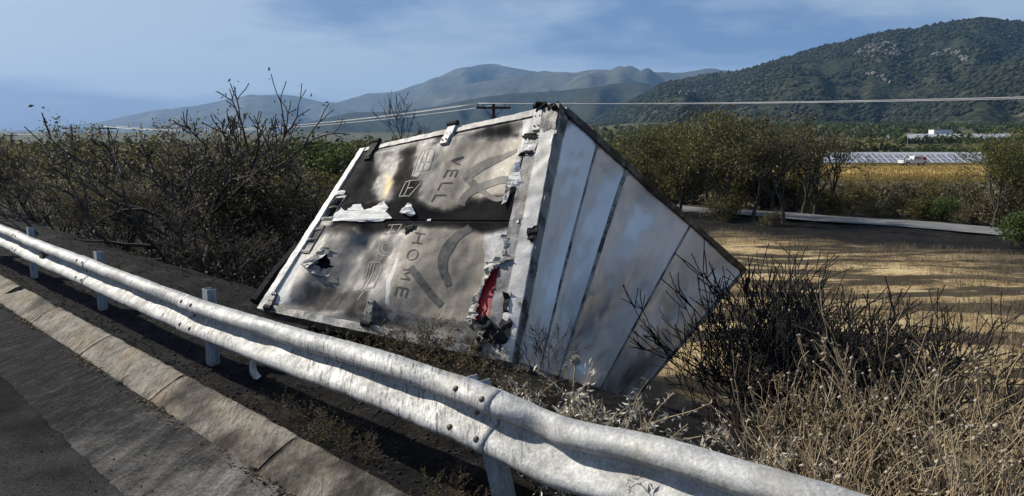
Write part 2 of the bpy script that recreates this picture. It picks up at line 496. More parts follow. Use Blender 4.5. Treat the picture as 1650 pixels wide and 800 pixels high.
# service road beyond the field
MT['oldroad'] = simple('pale_old_asphalt', [(.3, (.10, .10, .10)), (.55, (.16, .16, .158)), (.75, (.22, .216, .21))], 1.2, .9, (30, .4, .02))
sheet_st('service_road', [37.9, 39.0, 40.0, 41.2], list(np.arange(-120, 130, 2.0)), lambda s, t, x, y: max(ground_z(*ST(37.9, t)), ground_z(*ST(39.5, t)), ground_z(*ST(41.2, t))) + .06, MT['oldroad'])
MT['yellow'] = simple('ripe_yellow_grass', [(.3, (.20, .13, .04)), (.5, (.44, .31, .10)), (.7, (.56, .43, .17))], .35, .95, (2.0, .8, .2), detail=8, mscale=(.35, 1.2, 1))
V = []; Fc = []
xs = np.linspace(28, 120, 40); ys = np.linspace(84, 143, 12)
for j, yy in enumerate(ys):
    for i, xx in enumerate(xs):
        x = xx * (yy / 120); y = yy + 4 * fbm(x * .08, yy * .02); V.append((x, y, ground_z(x, y) + .12))
for j in range(11):
    for i in range(39): Fc.append((j * 40 + i, j * 40 + i + 1, j * 40 + i + 41, j * 40 + i + 40))
tag(make('dry_field', V, Fc, MT['yellow'], None, True), kind='structure')
# ------------------------------------------------------------------ guardrail
def galv_material():
    m, nt, b = new_mat('scorched_galvanised_steel'); N = NT(nt)
    v = N.map((1, 1, 1), (0, 0, R(45)))
    streak = N.map((9, 1.3, 2.4), (0, 0, R(45)), (0, 0, 0))
    c = N.ramp(N.math('ADD', N.math('MULTIPLY', N.noise(5, 6, .6), .5), N.math('MULTIPLY', N.noise(60, 5, .7), .5)),
               [(.36, (.20, .20, .195)), (.5, (.36, .36, .35)), (.62, (.53, .53, .515))])
    pat = N.noise(.85, 6, .62, N.map((1, 1, 1), (0, 0, 0), (1.3, 4.4, 0)))
    fl = N.noise(6, 8, .8, streak)
    k = N.math('MULTIPLY', N.ramp(pat, [(.36, 0.3), (.52, 1.0)]), N.ramp(fl, [(.50, 0.0), (.60, 1.0)]))
    x, y, z = N.sepx(N.vec)
    tt_ = N.math('MULTIPLY', N.math('SUBTRACT', x, y), 1 / S2)
    mid = N.ramp(N.math('ADD', N.math('DIVIDE', tt_, 16.0), 1.0), [(.40, .12), (.46, 1.0), (.80, 1.0), (.90, .25)])
    k = N.math('MULTIPLY', k, mid)
    c = N.mix(N.math('MULTIPLY', k, .93), c, (.022, .02, .018))
    br = N.ramp(N.noise(2.3, 7, .65), [(.52, 0.0), (.70, .5)])
    c = N.mix(br, c, (.26, .235, .19))
    nt.links.new(c, b.inputs['Base Color'])
    b.inputs['Metallic'].default_value = .2
    nt.links.new(N.ramp(N.noise(14, 5), [(.3, .55), (.7, .78)]), b.inputs['Roughness'])
    nt.links.new(N.bump(N.math('ADD', N.noise(5, 5, .6), N.math('MULTIPLY', N.noise(70, 4), .35)), .25, .02), b.inputs['Normal'])
    return m
MT['galv'] = galv_material()
MT['post'] = simple('galvanised_post', [(.3, (.17, .19, .21)), (.55, (.33, .36, .38)), (.75, (.52, .54, .55))], 9, .6, (40, .3, .01), metallic=.3, mscale=(3, 3, .6))
MT['bolt'] = simple('rusty_bolt', [(.3, (.05, .035, .025)), (.7, (.22, .18, .14))], 60, .7, metallic=.4)
WP = [(0, .03), (.018, .068), (.038, .090), (.058, .096), (.082, .088), (.108, .064), (.134, .032), (.154, .010), (.170, .002), (.182, .004), (.194, .024), (.208, .060), (.224, .088),
      (.244, .100), (.266, .100), (.288, .088), (.308, .060), (.325, .020)]
RT = [-16, -14.07, -8.7, -6.17, -4.64, -3.59, -2.75, -2.45, -2.2, -2.0, -1.8, -1.55, -.92, 6]
RZ = [.69, .675, .612, .600, .635, .672, .672, .655, .632, .650, .680, .695, .715, .75]
def rail_top(t):
    # smoothed reading of the heights
    return float(np.mean([np.interp(t + d, RT, RZ) for d in (-.12, -.06, 0, .06, .12)]))
def rail_s(t): return S_RAIL + .018 * fbm(t * .5, 7.7) + .012 * fbm(t * 1.9, 2.2)
rail_root = empty('guardrail', (*ST(S_RAIL, -3), 0))
tag(rail_root, 'long dented galvanised steel guardrail with soot-streaked corrugated beam along the road', 'guardrail')
rail_root_inv = Matrix.Translation(-Vector(rail_root.location))
def under(o, root):
    o.parent = root; o.matrix_parent_inverse = Matrix.Translation(-Vector(root.location)); return o
def beam(t0, t1, out, seed):
    n = int((t1 - t0) / .04); V = []; Fc = []; m = len(WP)
    for i in range(n + 1):
        t = t0 + (t1 - t0) * i / n
        top = rail_top(t); rs_ = rail_s(t)
        dn = sum(a * math.exp(-((t - c) / w) ** 2) for (c, w, a) in DENTS)
        for (h, d) in WP:
            dd = d + out
            q = dn * math.exp(-((h - .24) / .10) ** 2)
            tw = TW(t) * (h - .165)
            x, y = ST(rs_ - dd * (1 - .55 * q) + .02 * q + tw, t)
            V.append((x, y, top - .325 + h - .018 * q + .003 * fbm(t * 6, h * 8, seed)))
        if i:
            for k in range(m - 1): Fc.append(((i - 1) * m + k, i * m + k, i * m + k + 1, (i - 1) * m + k + 1))
    o = make('rail_beam', V, Fc, MT['galv'], None, True)
    sd = o.modifiers.new('thickness', 'SOLIDIFY'); sd.thickness = .004; sd.offset = 0
    under(o, rail_root); return o
DENTS = [(-5.0, .25, .5), (-4.3, .35, .35), (-3.15, .18, .45), (-2.35, .14, .95), (-1.85, .25, .3), (-8.2, .4, .4), (-7.1, .3, .5)]
TW = lambda t: .10 * math.exp(-((t + 3.2) / 1.6) ** 2) + .14
posts_t = [-15.6, -12.6, -9.5, -6.4, -2.78, .3, 3.4]
def rail_bolt(t, h, out=.0):
    dn = sum(a * math.exp(-((t - c) / w) ** 2) for (c, w, a) in DENTS)
    d = float(np.interp(h, [p[0] for p in WP], [p[1] for p in WP]))
    q = dn * math.exp(-((h - .24) / .10) ** 2)
    s = rail_s(t) - (d + out) * (1 - .55 * q) + .02 * q + TW(t) * (h - .165)
    x, y = ST(s, t); c = Vector((x, y, rail_top(t) - .325 + h - .018 * q))
    k = .04 if h > .27 else (-.04 if h < .05 else 0)
    nrm = Vector((-1 / S2, -1 / S2, .9 if h > .27 else (.0 if h > .1 else .55))).normalized()
    return c, nrm
for i, t in enumerate(posts_t[:-1]):
    b_ = beam(t - .16, posts_t[i + 1] + .16, .004 + .006 * (i % 2), i)
    if -16 < t < 0:
        for (dt, h) in ((-.11, .285), (.1, .285), (-.11, .085), (.1, .085), (0, .165)):
            c, nrm = rail_bolt(t + dt, h, .012)
            mb = MB()
            mb.lathe([(.017, -.004), (.0165, .004), (.012, .009), (.004, .011)], c, nrm, 10)
            o = mb.build('bolt', MT['bolt'], None, True); o.parent = b_
for i, t in enumerate(posts_t):
    x, y = ST(rail_s(t) + .11, t); zb = ground_z(x, y) - .25; zt = rail_top(t) + [.03, .06, .055, .06, -.03, 0, 0][i]
    if i == 4: zb = ground_z(x, y) - .2
    lean = Vector((0, 0, 0))
    if i == 4: lean = Vector((.20, -.20, 0))          # knocked askew
    mb = MB()
    # C-section: web and two lips
    ax = Vector((1 / S2, -1 / S2, 0)); an = Vector((1 / S2, 1 / S2, 0))
    prof = [(-.055, -.03), (-.055, .05), (-.049, .05), (-.049, -.024), (.049, -.024), (.049, .05), (.055, .05), (.055, -.03)]
    vs = []
    for (z, l) in ((zb, 0.0), (zt, 1.0)):
        for (a, b2) in prof:
            vs.append(Vector((x, y, z)) + ax * a + an * b2 - lean * l + lean * .5)
    n = 8
    fs = [(k, (k + 1) % n, n + (k + 1) % n, n + k) for k in range(n)] + [(0, 1, 2, 3), (3, 4, 7, 0), (4, 5, 6, 7)] + [(n + 3, n + 2, n + 1, n), (n, n + 7, n + 4, n + 3), (n + 7, n + 6, n + 5, n + 4)]
    mb.add(vs, fs)
    under(mb.build('post', MT['post']), rail_root)
    # spacer between post and beam
    mb = MB(); c = Vector((x, y, rail_top(t) - .155)) - an * .065
    mb.box((0, 0, 0), (.04, .045, .09), None)
    Mx = Matrix((( ax.x, an.x, 0), (ax.y, an.y, 0), (0, 0, 1)))
    mb.v = [tuple(Mx @ Vector(v) + c) for v in mb.v]
    under(mb.build('spacer', MT['post']), rail_root)
# small amber-black reflector bracket clipped in the valley of the beam
t = -11.2; c, nrm = rail_bolt(t, .155, .0)
mb = MB()
Mx = Matrix(((ax.x, an.x, 0), (ax.y, an.y, 0), (0, 0, 1)))
mb.box((0, 0, 0), (.085, .035, .035)); mb.box((0, .03, -.02), (.03, .03, .015))
mb.v = [tuple(Mx @ Vector(v) + c - an * .03) for v in mb.v]
MT['refl'] = simple('sooted_plastic', [(.3, (.03, .028, .025)), (.7, (.09, .08, .07))], 30, .6)
under(mb.build('reflector', MT['refl']), rail_root)
# ------------------------------------------------------------------ burnt cargo box lying on its side
cA, cB, cC, cD, cE, cF = [Vector(v) for v in ((-1.60, 7.99, 1.85), (.43, 6.68, 2.24), (.01, 5.66, .20), (-2.30, 6.63, .42), (3.07, 9.70, .26), (1.48, 8.97, -1.31))]
cG = cA + (cE - cB); cH = cD + (cF - cC)
class Quad:
    """a bilinear face: u from P00 to P10, v from P00 to P01; nrm points out"""
    def __init__(s, p00, p10, p11, p01, out):
        s.p = (p00, p10, p11, p01)
        n = (p10 - p00).cross(p01 - p00).normalized()
        s.n = n if n.dot(out) > 0 else -n
        s.disp = lambda u, v: 0.0
    def P(s, u, v, off=0.0, d=True):
        a, b, c, e = s.p
        q = a * (1 - u) * (1 - v) + b * u * (1 - v) + c * u * v + e * (1 - u) * v
        return q + s.n * (off + (s.disp(u, v) if d else 0))
    def uv(s, px, py):
        u = v = .5
        for _ in range(9):
            p0 = proj(s.P(u, v, 0, False)); e = np.array([px, py]) - p0
            if abs(e[0]) + abs(e[1]) < .02: break
            J = np.array([(proj(s.P(u + 1e-4, v, 0, False)) - p0) / 1e-4, (proj(s.P(u, v + 1e-4, 0, False)) - p0) / 1e-4]).T
            dlt = np.linalg.solve(J, e); u += dlt[0]; v += dlt[1]
        return (u, v)
rear = Quad(cA, cB, cC, cD, Vector((-.47, -.51, .72)))
roof = Quad(cB, cE, cF, cC, Vector((.79, -.6, .14)))
def rear_disp(u, v):
    d = 0.0
    if .06 < u < .886 and .03 < v < .97:
        e = smooth(.06, .14, u) * (1 - smooth(.83, .885, u)) * smooth(.03, .07, v) * (1 - smooth(.93, .97, v)) * smooth(0, .06, abs(v - .478))
        d += e * (.046 * math.sin(u * 13 + 2.2 * v + 1.2 * math.sin(v * 7)) * (1 - .4 * u) + .035 * fbm(u * 3.2, v * 3.0, 1.3) + .010 * fbm(u * 8, v * 5, 5.3))
        d += -.07 * math.exp(-((u - .29) / .05) ** 2 - ((v - .58) / .07) ** 2)          # pushed-in dent of the lower door
        d += e * .03 * math.exp(-((u - .30) / .03) ** 2 - ((v - .27) / .12) ** 2)
    return d
rear.disp = rear_disp
def slab(name, Q, u0, u1, v0, v1, o0, o1, nu, nv, mat, root, cut=None, rough=0.0, seed=0, smooth_=True):
    """a solid plate on a face, between offsets o0 (back) and o1 (front)"""
    V = []; Fc = []
    fu = u0 if callable(u0) else (lambda v: u0); gu = u1 if callable(u1) else (lambda v: u1)
    fv = v0 if callable(v0) else (lambda u: v0); gv = v1 if callable(v1) else (lambda u: v1)
    uvs = []
    for j in range(nv + 1):
        for i in range(nu + 1):
            a = i / nu; b = j / nv
            v = fv(.5) + (gv(.5) - fv(.5)) * b
            u = fu(v) + (gu(v) - fu(v)) * a
            v = fv(u) + (gv(u) - fv(u)) * b
            uvs.append((u, v))
            V.append(Q.P(u, v, o1 + (rough * fbm(u * 22, v * 22, seed) if rough else 0)))
    n = nu + 1
    for j in range(nv):
        for i in range(nu):
            a = j * n + i
            if cut and cut((uvs[a][0] + uvs[a + n + 1][0]) / 2, (uvs[a][1] + uvs[a + n + 1][1]) / 2): continue
            Fc.append((a, a + 1, a + n + 1, a + n))
    # rim down to the back offset
    ring = [i for i in range(nu)] + [j * n + nu for j in range(nv)] + [nv * n + i for i in range(nu, 0, -1)] + [j * n for j in range(nv, 0, -1)]
    b0 = len(V)
    for k in ring: V.append(Q.P(*uvs[k], o0))
    m = len(ring)
    for k in range(m): Fc.append((ring[k], b0 + k, b0 + (k + 1) % m, ring[(k + 1) % m]))
    o = make(name, V, Fc, mat, None, False)
    me = o.data
    bm = bmesh.new(); bm.from_mesh(me); bmesh.ops.recalc_face_normals(bm, faces=bm.faces); 
    bm.to_mesh(me); bm.free()
    if smooth_:
        me.polygons.foreach_set('use_smooth', [True] * len(me.polygons)); me.set_sharp_from_angle(angle=R(40))
    if root is not None: under(o, root) if root.type == 'EMPTY' else setattr(o, 'parent', root)
    return o, uvs
box = empty('cargo_box', (0.0, 5.8, .1))
tag(box, 'burnt white truck cargo box overturned on its side behind the guardrail', 'truck box')

# --- materials
def door_material():
    m, nt, b = new_mat('scorched_door_skin'); N = NT(nt)
    a = N.sepx(N.attr('burn', 'Vector'))            # x soot, y tan print, z peeled white
    fine = N.noise(16, 8, .7); fine2 = N.noise(70, 5, .7)
    col0 = N.ramp(N.math('ADD', N.math('MULTIPLY', fine, .6), N.math('MULTIPLY', fine2, .4)),
                  [(.3, (.085, .077, .068)), (.5, (.155, .142, .126)), (.7, (.26, .242, .215))])
    weave = N.noise(55, 4, .7, N.map((.4, .4, 3)))
    tan = N.ramp(N.math('ADD', N.math('MULTIPLY', fine, .5), N.math('MULTIPLY', weave, .5)),
                 [(.3, (.14, .116, .088)), (.5, (.235, .198, .152)), (.7, (.34, .292, .23))])
    ta = N.ramp(N.math('ADD', a[1], N.math('MULTIPLY', N.math('SUBTRACT', fine, .5), .5)), [(.42, 0.0), (.58, 1.0)])
    c = N.mix(ta, col0, tan)
    wh = N.ramp(N.math('ADD', a[2], N.math('MULTIPLY', N.math('SUBTRACT', fine, .5), .55)), [(.40, 0.0), (.62, 1.0)])
    white = N.ramp(fine2, [(.35, (.36, .355, .335)), (.6, (.60, .59, .56))])
    c = N.mix(wh, c, white)
    dv = N.attr('duv', 'Vector'); dm = N.n.new('ShaderNodeMapping'); dm.inputs['Scale'].default_value = (16, 2.2, 1); nt.links.new(dv, dm.inputs[0])
    run = N.noise(1.0, 7, .65, dm.outputs[0], .3)
    so = N.math('ADD', a[0], N.math('MULTIPLY', N.math('SUBTRACT', N.noise(9, 9, .75), .5), .42))
    so = N.math('ADD', so, N.math('MULTIPLY', N.math('SUBTRACT', run, .52), .55))
    sk = N.ramp(so, [(.02, 0.0), (.30, .45), (.55, .8), (.85, 1.0)])
    c = N.mix(N.math('MULTIPLY', sk, .97), c, (.009, .009, .010))
    yellow_glow = N.ramp(N.math('ADD', N.attr('yellow', 'Fac'), N.math('MULTIPLY', N.math('SUBTRACT', fine, .5), .5)), [(.30, 0.0), (.9, .85)])
    c = N.mix(yellow_glow, c, (.55, .42, .16))
    spk = N.ramp(N.noise(120, 3, .6), [(.66, 0.0), (.72, .8)])
    c = N.mix(spk, c, (.03, .026, .022))
    nt.links.new(c, b.inputs['Base Color'])
    b.inputs['Metallic'].default_value = .0
    nt.links.new(N.math('MAXIMUM', N.ramp(fine, [(.3, .46), (.7, .66)]), N.math('MULTIPLY', sk, .95)), b.inputs['Roughness'])
    nt.links.new(N.ramp(sk, [(.1, .4), (.6, .05)]), b.inputs['Specular IOR Level'])
    nt.links.new(N.bump(N.math('ADD', N.noise(9, 6), N.math('MULTIPLY', fine2, .25)), .16, .02), b.inputs['Normal'])
    return m
MT['door'] = door_material()
def burnt_white(name, lo, hi, thr, ang=0.0, sc_=5.0, rough=.5):
    m, nt, b = new_mat(name); N = NT(nt)
    f = N.noise(sc_, 8, .68); g = N.noise(45, 6, .75)
    c = N.ramp(g, [(.3, tuple(.7 * v for v in lo)), (.7, lo)])
    k = N.ramp(N.math('ADD', N.math('MULTIPLY', f, .75), N.math('MULTIPLY', g, .25)), [(thr, 0.0), (thr + .09, 1.0)])
    c = N.mix(k, c, hi)
    ye = N.ramp(N.noise(3, 5), [(.52, 0.0), (.7, .45)])
    c = N.mix(ye, c, (.30, .24, .15))
    nt.links.new(c, b.inputs['Base Color']); b.inputs['Roughness'].default_value = rough
    nt.links.new(N.bump(N.math('ADD', f, N.math('MULTIPLY', g, .5)), .35, .02), b.inputs['Normal'])
    return m
MT['postw'] = burnt_white('charred_white_post', (.60, .58, .54), (.03, .027, .025), .56)
MT['strip'] = burnt_white('charred_grey_strip', (.24, .235, .23), (.018, .017, .017), .49)
MT['frame'] = burnt_white('charred_aluminium', (.36, .35, .33), (.018, .017, .017), .47)
MT['black'] = simple('charred_black', [(.3, (.006, .006, .006)), (.6, (.018, .017, .016)), (.8, (.06, .055, .05))], 18, .85, (30, .6, .02))
MT['flap'] = simple('peeled_white_skin', [(.3, (.50, .48, .43)), (.5, (.70, .68, .64)), (.7, (.80, .79, .76))], 12, .7, (40, .5, .01))
MT['crumple'] = burnt_white('torn_scorched_sheet', (.42, .40, .36), (.05, .045, .04), .58, sc_=9)
MT['red'] = simple('red_panel_paint', [(.3, (.22, .012, .016)), (.6, (.36, .025, .03)), (.8, (.42, .04, .045))], 9, .5, (50, .2, .005))
MT['darkred'] = simple('scorched_red_paint', [(.3, (.05, .012, .014)), (.6, (.13, .028, .032)), (.8, (.2, .06, .06))], 9, .6, (50, .2, .005))
MT['ink'] = simple('grey_printed_ink', [(.3, (.05, .047, .042)), (.5, (.085, .08, .072)), (.7, (.15, .14, .125))], 22, .6)
MT['inkline'] = simple('pale_printed_line', [(.3, (.11, .10, .09)), (.6, (.22, .205, .185)), (.8, (.32, .30, .275))], 25, .6)
MT['inkdark'] = simple('dark_letter_ink', [(.3, (.03, .03, .028)), (.7, (.06, .057, .052))], 25, .6)
MT['hinge'] = burnt_white('scorched_hinge_steel', (.55, .53, .50), (.04, .038, .035), .62, sc_=14)
def roof_material():
    m, nt, b = new_mat('white_roof_skin'); N = NT(nt)
    f = N.noise(2.1, 6, .6); g = N.noise(18, 6, .7)
    c = N.ramp(N.math('ADD', N.math('MULTIPLY', f, .6), N.math('MULTIPLY', g, .4)), [(.3, (.80, .79, .76)), (.5, (.86, .85, .82)), (.7, (.90, .89, .87))])
    so = N.math('ADD', N.attr('soot', 'Fac'), N.math('MULTIPLY', N.math('SUBTRACT', N.noise(4, 7, .65), .5), .7))
    k = N.ramp(so, [(.48, 0.0), (.7, .75), (.95, 1.0)])
    c = N.mix(N.math('MULTIPLY', k, .95), c, (.022, .021, .021))
    smear = N.ramp(N.noise(1.4, 6, .6, N.map((1, 1, .7), (0, 0, .4), (2.2, 0, 1.0))), [(.47, 0.0), (.66, .8)])
    smear = N.math('MULTIPLY', smear, N.attr('smear', 'Fac'))
    c = N.mix(smear, c, (.075, .075, .08))
    nt.links.new(c, b.inputs['Base Color'])
    b.inputs['Roughness'].default_value = .30; b.inputs['Specular IOR Level'].default_value = .6
    b.inputs['Coat Weight'].default_value = .7; b.inputs['Coat Roughness'].default_value = .10
    nt.links.new(N.bump(N.noise(3.0, 4), .12, .05), b.inputs['Normal'])
    return m
MT['roof'] = roof_material()
MT['sidewall'] = burnt_white('burnt_side_skin', (.5, .5, .49), (.02, .02, .02), .5, sc_=2.0)

# --- soot maps in picture coordinates on the doors (stains with their own shapes, and one painted patch of yellow light)
def inpoly(x, y, poly):
    c = False; j = len(poly) - 1
    for i in range(len(poly)):
        xi, yi = poly[i]; xj, yj = poly[j]
        if (yi > y) != (yj > y) and x < (xj - xi) * (y - yi) / (yj - yi) + xi: c = not c
        j = i
    return c
def pdist(x, y, poly):
    best = 1e9
    for i in range(len(poly)):
        x0, y0 = poly[i]; x1, y1 = poly[(i + 1) % len(poly)]
        dx, dy = x1 - x0, y1 - y0
        t_ = max(0, min(1, ((x - x0) * dx + (y - y0) * dy) / (dx * dx + dy * dy + 1e-9)))
        best = min(best, math.hypot(x - x0 - t_ * dx, y - y0 - t_ * dy))
    return best
def c1(pts): return [(380 + x / 3.173, 150 + y / 3.173) for (x, y) in pts]      # readings from two enlarged views
def c2(pts): return [(380 + x / 2.857, 340 + y / 2.857) for (x, y) in pts]
SOOT = [(c1([(1110, 590), (1180, 530), (1300, 540), (1420, 505), (1500, 440), (1560, 440), (1520, 700), (1000, 700), (1020, 640)]), 1.0, 9),
        (c1([(560, 560), (700, 545), (830, 560), (930, 560), (1010, 600), (1120, 625), (1130, 700), (480, 700), (520, 600)]), 1.0, 10),
        (c1([(630, 300), (700, 290), (720, 400), (710, 560), (540, 580), (500, 500)]), .74, 13),
        (c1([(850, 300), (930, 260), (920, 420), (950, 470), (930, 640), (800, 640), (820, 430)]), .8, 14),
        (c1([(640, 260), (760, 250), (700, 360), (640, 350)]), .7, 8),
        (c1([(1240, 180), (1400, 160), (1440, 215), (1200, 235)]), .62, 9),
        (c1([(1020, 200), (1090, 190), (1060, 280), (1000, 290)]), .55, 8),
        (c2([(330, 60), (540, 62), (560, 110), (420, 120), (330, 170)]), .5, 8),
        (c2([(540, 60), (1300, 60), (1290, 82), (900, 100), (800, 75), (620, 95)]), .62, 6),
        (c2([(330, 330), (620, 360), (640, 470), (560, 490), (300, 430)]), .48, 12),
        (c2([(640, 460), (1060, 510), (1150, 600), (560, 530)]), .46, 9),
        (c2([(560, 130), (720, 120), (690, 330), (600, 340)]), .36, 10),
        (c2([(1040, 560), (1240, 400), (1290, 420), (1230, 660), (1040, 630)]), .50, 9)]
TAN = [(c1([(1085, 300), (1140, 270), (1250, 240), (1470, 228), (1450, 330), (1405, 440), (1440, 500), (1300, 600), (1130, 640), (1000, 590), (1030, 470), (1060, 350)]), 1.0, 5),
       (c2([(800, 115), (860, 75), (1180, 75), (1150, 220), (1170, 290), (1110, 400), (1055, 505), (700, 455), (705, 330), (750, 200)]), 1.0, 5),
       (c1([(770, 400), (960, 260), (980, 300), (900, 420), (820, 560), (740, 550)]), .55, 14)]
WHITE = [(c1([(1470, 130), (1580, 100), (1560, 230), (1500, 330), (1440, 480), (1405, 450), (1450, 330), (1468, 230)]), 1.0, 4),
         (c2([(1140, 70), (1290, 68), (1250, 250), (1170, 300), (1130, 360), (1130, 260)]), .58, 7),
         (c2([(170, 240), (300, 190), (330, 200), (250, 420), (150, 440)]), .62, 8),
         (c2([(540, 480), (1130, 620), (1150, 560), (1050, 520), (700, 465), (620, 470)]), .5, 8),
         (c2([(700, 330), (745, 220), (760, 230), (725, 330), (712, 440), (700, 440)]), 1.0, 2),
         (c1([(540, 600), (640, 570), (660, 600), (780, 570), (800, 660), (500, 668)]), .9, 4),
         (c1([(980, 200), (1070, 190), (1060, 300), (960, 250)]), .5, 8)]
YELLOW_GLOW = [(c1([(736, 400), (770, 396), (800, 420), (806, 470), (790, 520), (765, 556), (745, 540), (752, 480)]), 1.0, 9)]  # yellow gleam of light, painted into the upper door's colour
def stain_or_glow(px, py, lst, jx=0.0):
    v = 0.0
    for poly, amt, soft in lst:
        d = pdist(px, py, poly); s_ = d if inpoly(px, py, poly) else -d
        v = max(v, amt * smooth(-soft, soft, s_ + jx * soft * .7))
    return v
HOLES = [c1([(1485, 232), (1548, 218), (1538, 262), (1500, 268)]), c1([(1462, 345), (1500, 312), (1532, 308), (1508, 395), (1476, 462), (1458, 420)]),
         c2([(1232, 252), (1168, 519), (1098, 514), (1112, 400), (1140, 340), (1172, 285)]),
         c2([(422, 196), (450, 262), (402, 276), (384, 262)]), c1([(545, 604), (580, 598), (584, 610), (550, 614)]),
         c1([(512, 540), (572, 532), (500, 648), (446, 652)])]
HOLES_UV = [[rear.uv(*p) for p in h] for h in HOLES]
def door_cut(u, v):
    return any(inpoly(u + .006 * fbm(u * 60, v * 60), v + .006 * fbm(u * 60, v * 60, 9), h) for h in HOLES_UV)
def paint_door(o, uvs):
    me = o.data
    at = me.attributes.new('burn', 'FLOAT_VECTOR', 'POINT')
    vals = np.zeros((len(me.vertices), 3), dtype=np.float32)
    for i, (u, v) in enumerate(uvs):
        px, py = proj(rear.P(u, v, 0, False)); j = fbm(u * 7, v * 7, 3.3) + .5 * fbm(u * 20, v * 20, 8.1)
        vals[i] = (stain_or_glow(px, py, SOOT, j), stain_or_glow(px, py, TAN, j * .4), stain_or_glow(px, py, WHITE, j))
    at.data.foreach_set('vector', vals.ravel())
    au = me.attributes.new('duv', 'FLOAT_VECTOR', 'POINT'); uv3 = np.zeros((len(me.vertices), 3), dtype=np.float32); uv3[:len(uvs), :2] = np.array(uvs)
    au.data.foreach_set('vector', uv3.ravel())
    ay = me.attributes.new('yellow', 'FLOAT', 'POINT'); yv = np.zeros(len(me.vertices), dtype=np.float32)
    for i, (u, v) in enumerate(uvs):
        px, py = proj(rear.P(u, v, 0, False)); yv[i] = stain_or_glow(px, py, YELLOW_GLOW, fbm(u * 9, v * 9, 6.6))
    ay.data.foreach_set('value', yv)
DL = lambda v: .055
ur = .886
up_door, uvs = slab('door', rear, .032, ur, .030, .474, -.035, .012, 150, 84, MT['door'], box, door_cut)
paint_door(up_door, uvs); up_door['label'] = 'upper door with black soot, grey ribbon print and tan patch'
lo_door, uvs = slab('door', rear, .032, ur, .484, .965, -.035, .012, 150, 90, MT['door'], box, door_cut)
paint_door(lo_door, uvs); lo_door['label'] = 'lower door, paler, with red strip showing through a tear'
# --- frame of the rear opening
slab('corner_post', rear, .941, 1.0, .0, 1.0, -.10, .035, 4, 90, MT['postw'], box, None, .012, 2)
slab('door_seal', rear, ur + .003, .938, .012, .985, -.06, .020, 5, 90, MT['strip'], box, None, .008, 5)
slab('side_post', rear, .0, .028, .0, 1.0, -.10, .030, 3, 70, MT['postw'], box, None, .006, 7)
slab('frame_rail', rear, .030, .939, -.004, .024, -.10, .022, 60, 2, MT['frame'], box, None, .008, 9)
slab('frame_rail', rear, .030, .939, .970, 1.004, -.10, .030, 60, 2, MT['frame'], box, None, .008, 11)
slab('door_gap_seal', rear, .033, ur, .4745, .4835, -.05, .002, 60, 1, MT['black'], box)
MT['capchar'] = burnt_white('charred_post_head', (.30, .28, .26), (.014, .013, .013), .44, sc_=10)
slab('charred_head', rear, .936, 1.003, -.003, lambda u: .10 + .05 * fbm(u * 40, 2.2), .030, .041, 6, 14, MT['capchar'], box, None, .012, 51)
slab('charred_head', roof, -.006, .024, -.003, lambda u: .12 + .05 * fbm(u * 60, 4.2), .0, .020, 4, 14, MT['capchar'], box, None, .012, 52)
# charred lump where the skins burnt through at the upper corner
mb = MB()
rr = random.Random(4)
for k in range(16):
    u = .955 + rr.uniform(-.05, .05); v = rr.uniform(-.012, .03); p = rear.P(u, v, rr.uniform(.0, .06), False)
    q = p + Vector((rr.uniform(-.05, .05), rr.uniform(-.05, .05), rr.uniform(-.06, .05)))
    mb.tube([p, (p + q) / 2 + Vector((rr.uniform(-.02, .02), 0, .01)), q], [.016, rr.uniform(.012, .03), .006], 6)
under(mb.build('charred_scrap', MT['black']), box)
mb = MB()
for k in range(9):
    v = .965 - k * .012; p = rear.P(.90 + rr.uniform(-.02, .03), v, .03, False)
    mb.tube([p, p + Vector((rr.uniform(-.03, .03), -.04, rr.uniform(-.03, .05))), p + Vector((rr.uniform(-.05, .05), -.05, rr.uniform(-.08, .02)))], [.02, rr.uniform(.015, .035), .008], 6)
under(mb.build('charred_scrap', MT['black']), box)

# --- hinges: strap with knuckle and bolts, given by picture points from the edge inwards
def hinge(p0, p1, wpx, mat, knuckle=True):
    u0, v0 = rear.uv(*p0); u1, v1 = rear.uv(*p1)
    du = wpx / 2 / 320.0
    mb = MB(); vs = []; n = 6
    for k in range(n + 1):
        a = k / n
        for sgn in (-1, 1):
            w = du * (1 if k < n else .82)
            vs.append(rear.P(u0 + (u1 - u0) * a + sgn * w, v0 + (v1 - v0) * a, .040 + .004 * math.sin(a * 5)))
        for sgn in (-1, 1):
            vs.append(rear.P(u0 + (u1 - u0) * a + sgn * du, v0 + (v1 - v0) * a, .008))
    fs = []
    for k in range(n):
        o_ = k * 4; q = o_ + 4
        fs += [(o_, o_ + 1, q + 1, q), (o_ + 2, o_, q, q + 2), (o_ + 1, o_ + 3, q + 3, q + 1)]
    fs.append((n * 4, n * 4 + 1, n * 4 + 3, n * 4 + 2)); fs.append((0, 1, 3, 2))
    mb.add(vs, fs)
    h = under(mb.build('hinge', mat), box)
    if knuckle:
        mb = MB(); a = rear.P(u0 - du * 1.3, v0, .035, False); b2 = rear.P(u0 + du * 1.3, v0, .035, False)
        mb.tube([a, b2], .028, 10); k_ = mb.build('knuckle', MT['black']); k_.parent = h
    for a in (.45, .85):
        for sgn in (-.5, .5):
            p = rear.P(u0 + (u1 - u0) * a + sgn * du, v0 + (v1 - v0) * a, .040)
            mb = MB(); mb.lathe([(.009, 0), (.008, .005), (.003, .007)], p, rear.n, 8); k_ = mb.build('bolt', MT['bolt']); k_.parent = h
hinge((609, 232), (594, 261), 12, MT['black'])
hinge((733, 204), (719, 238), 12, MT['hinge'])
hinge((872, 175), (866, 214), 11, MT['hinge'])
hinge((594, 526), (605, 490), 9, MT['strip'])
hinge((436, 500), (446, 475), 7, MT['strip'])
hinge((772, 566), (780, 538), 8, MT['strip'])

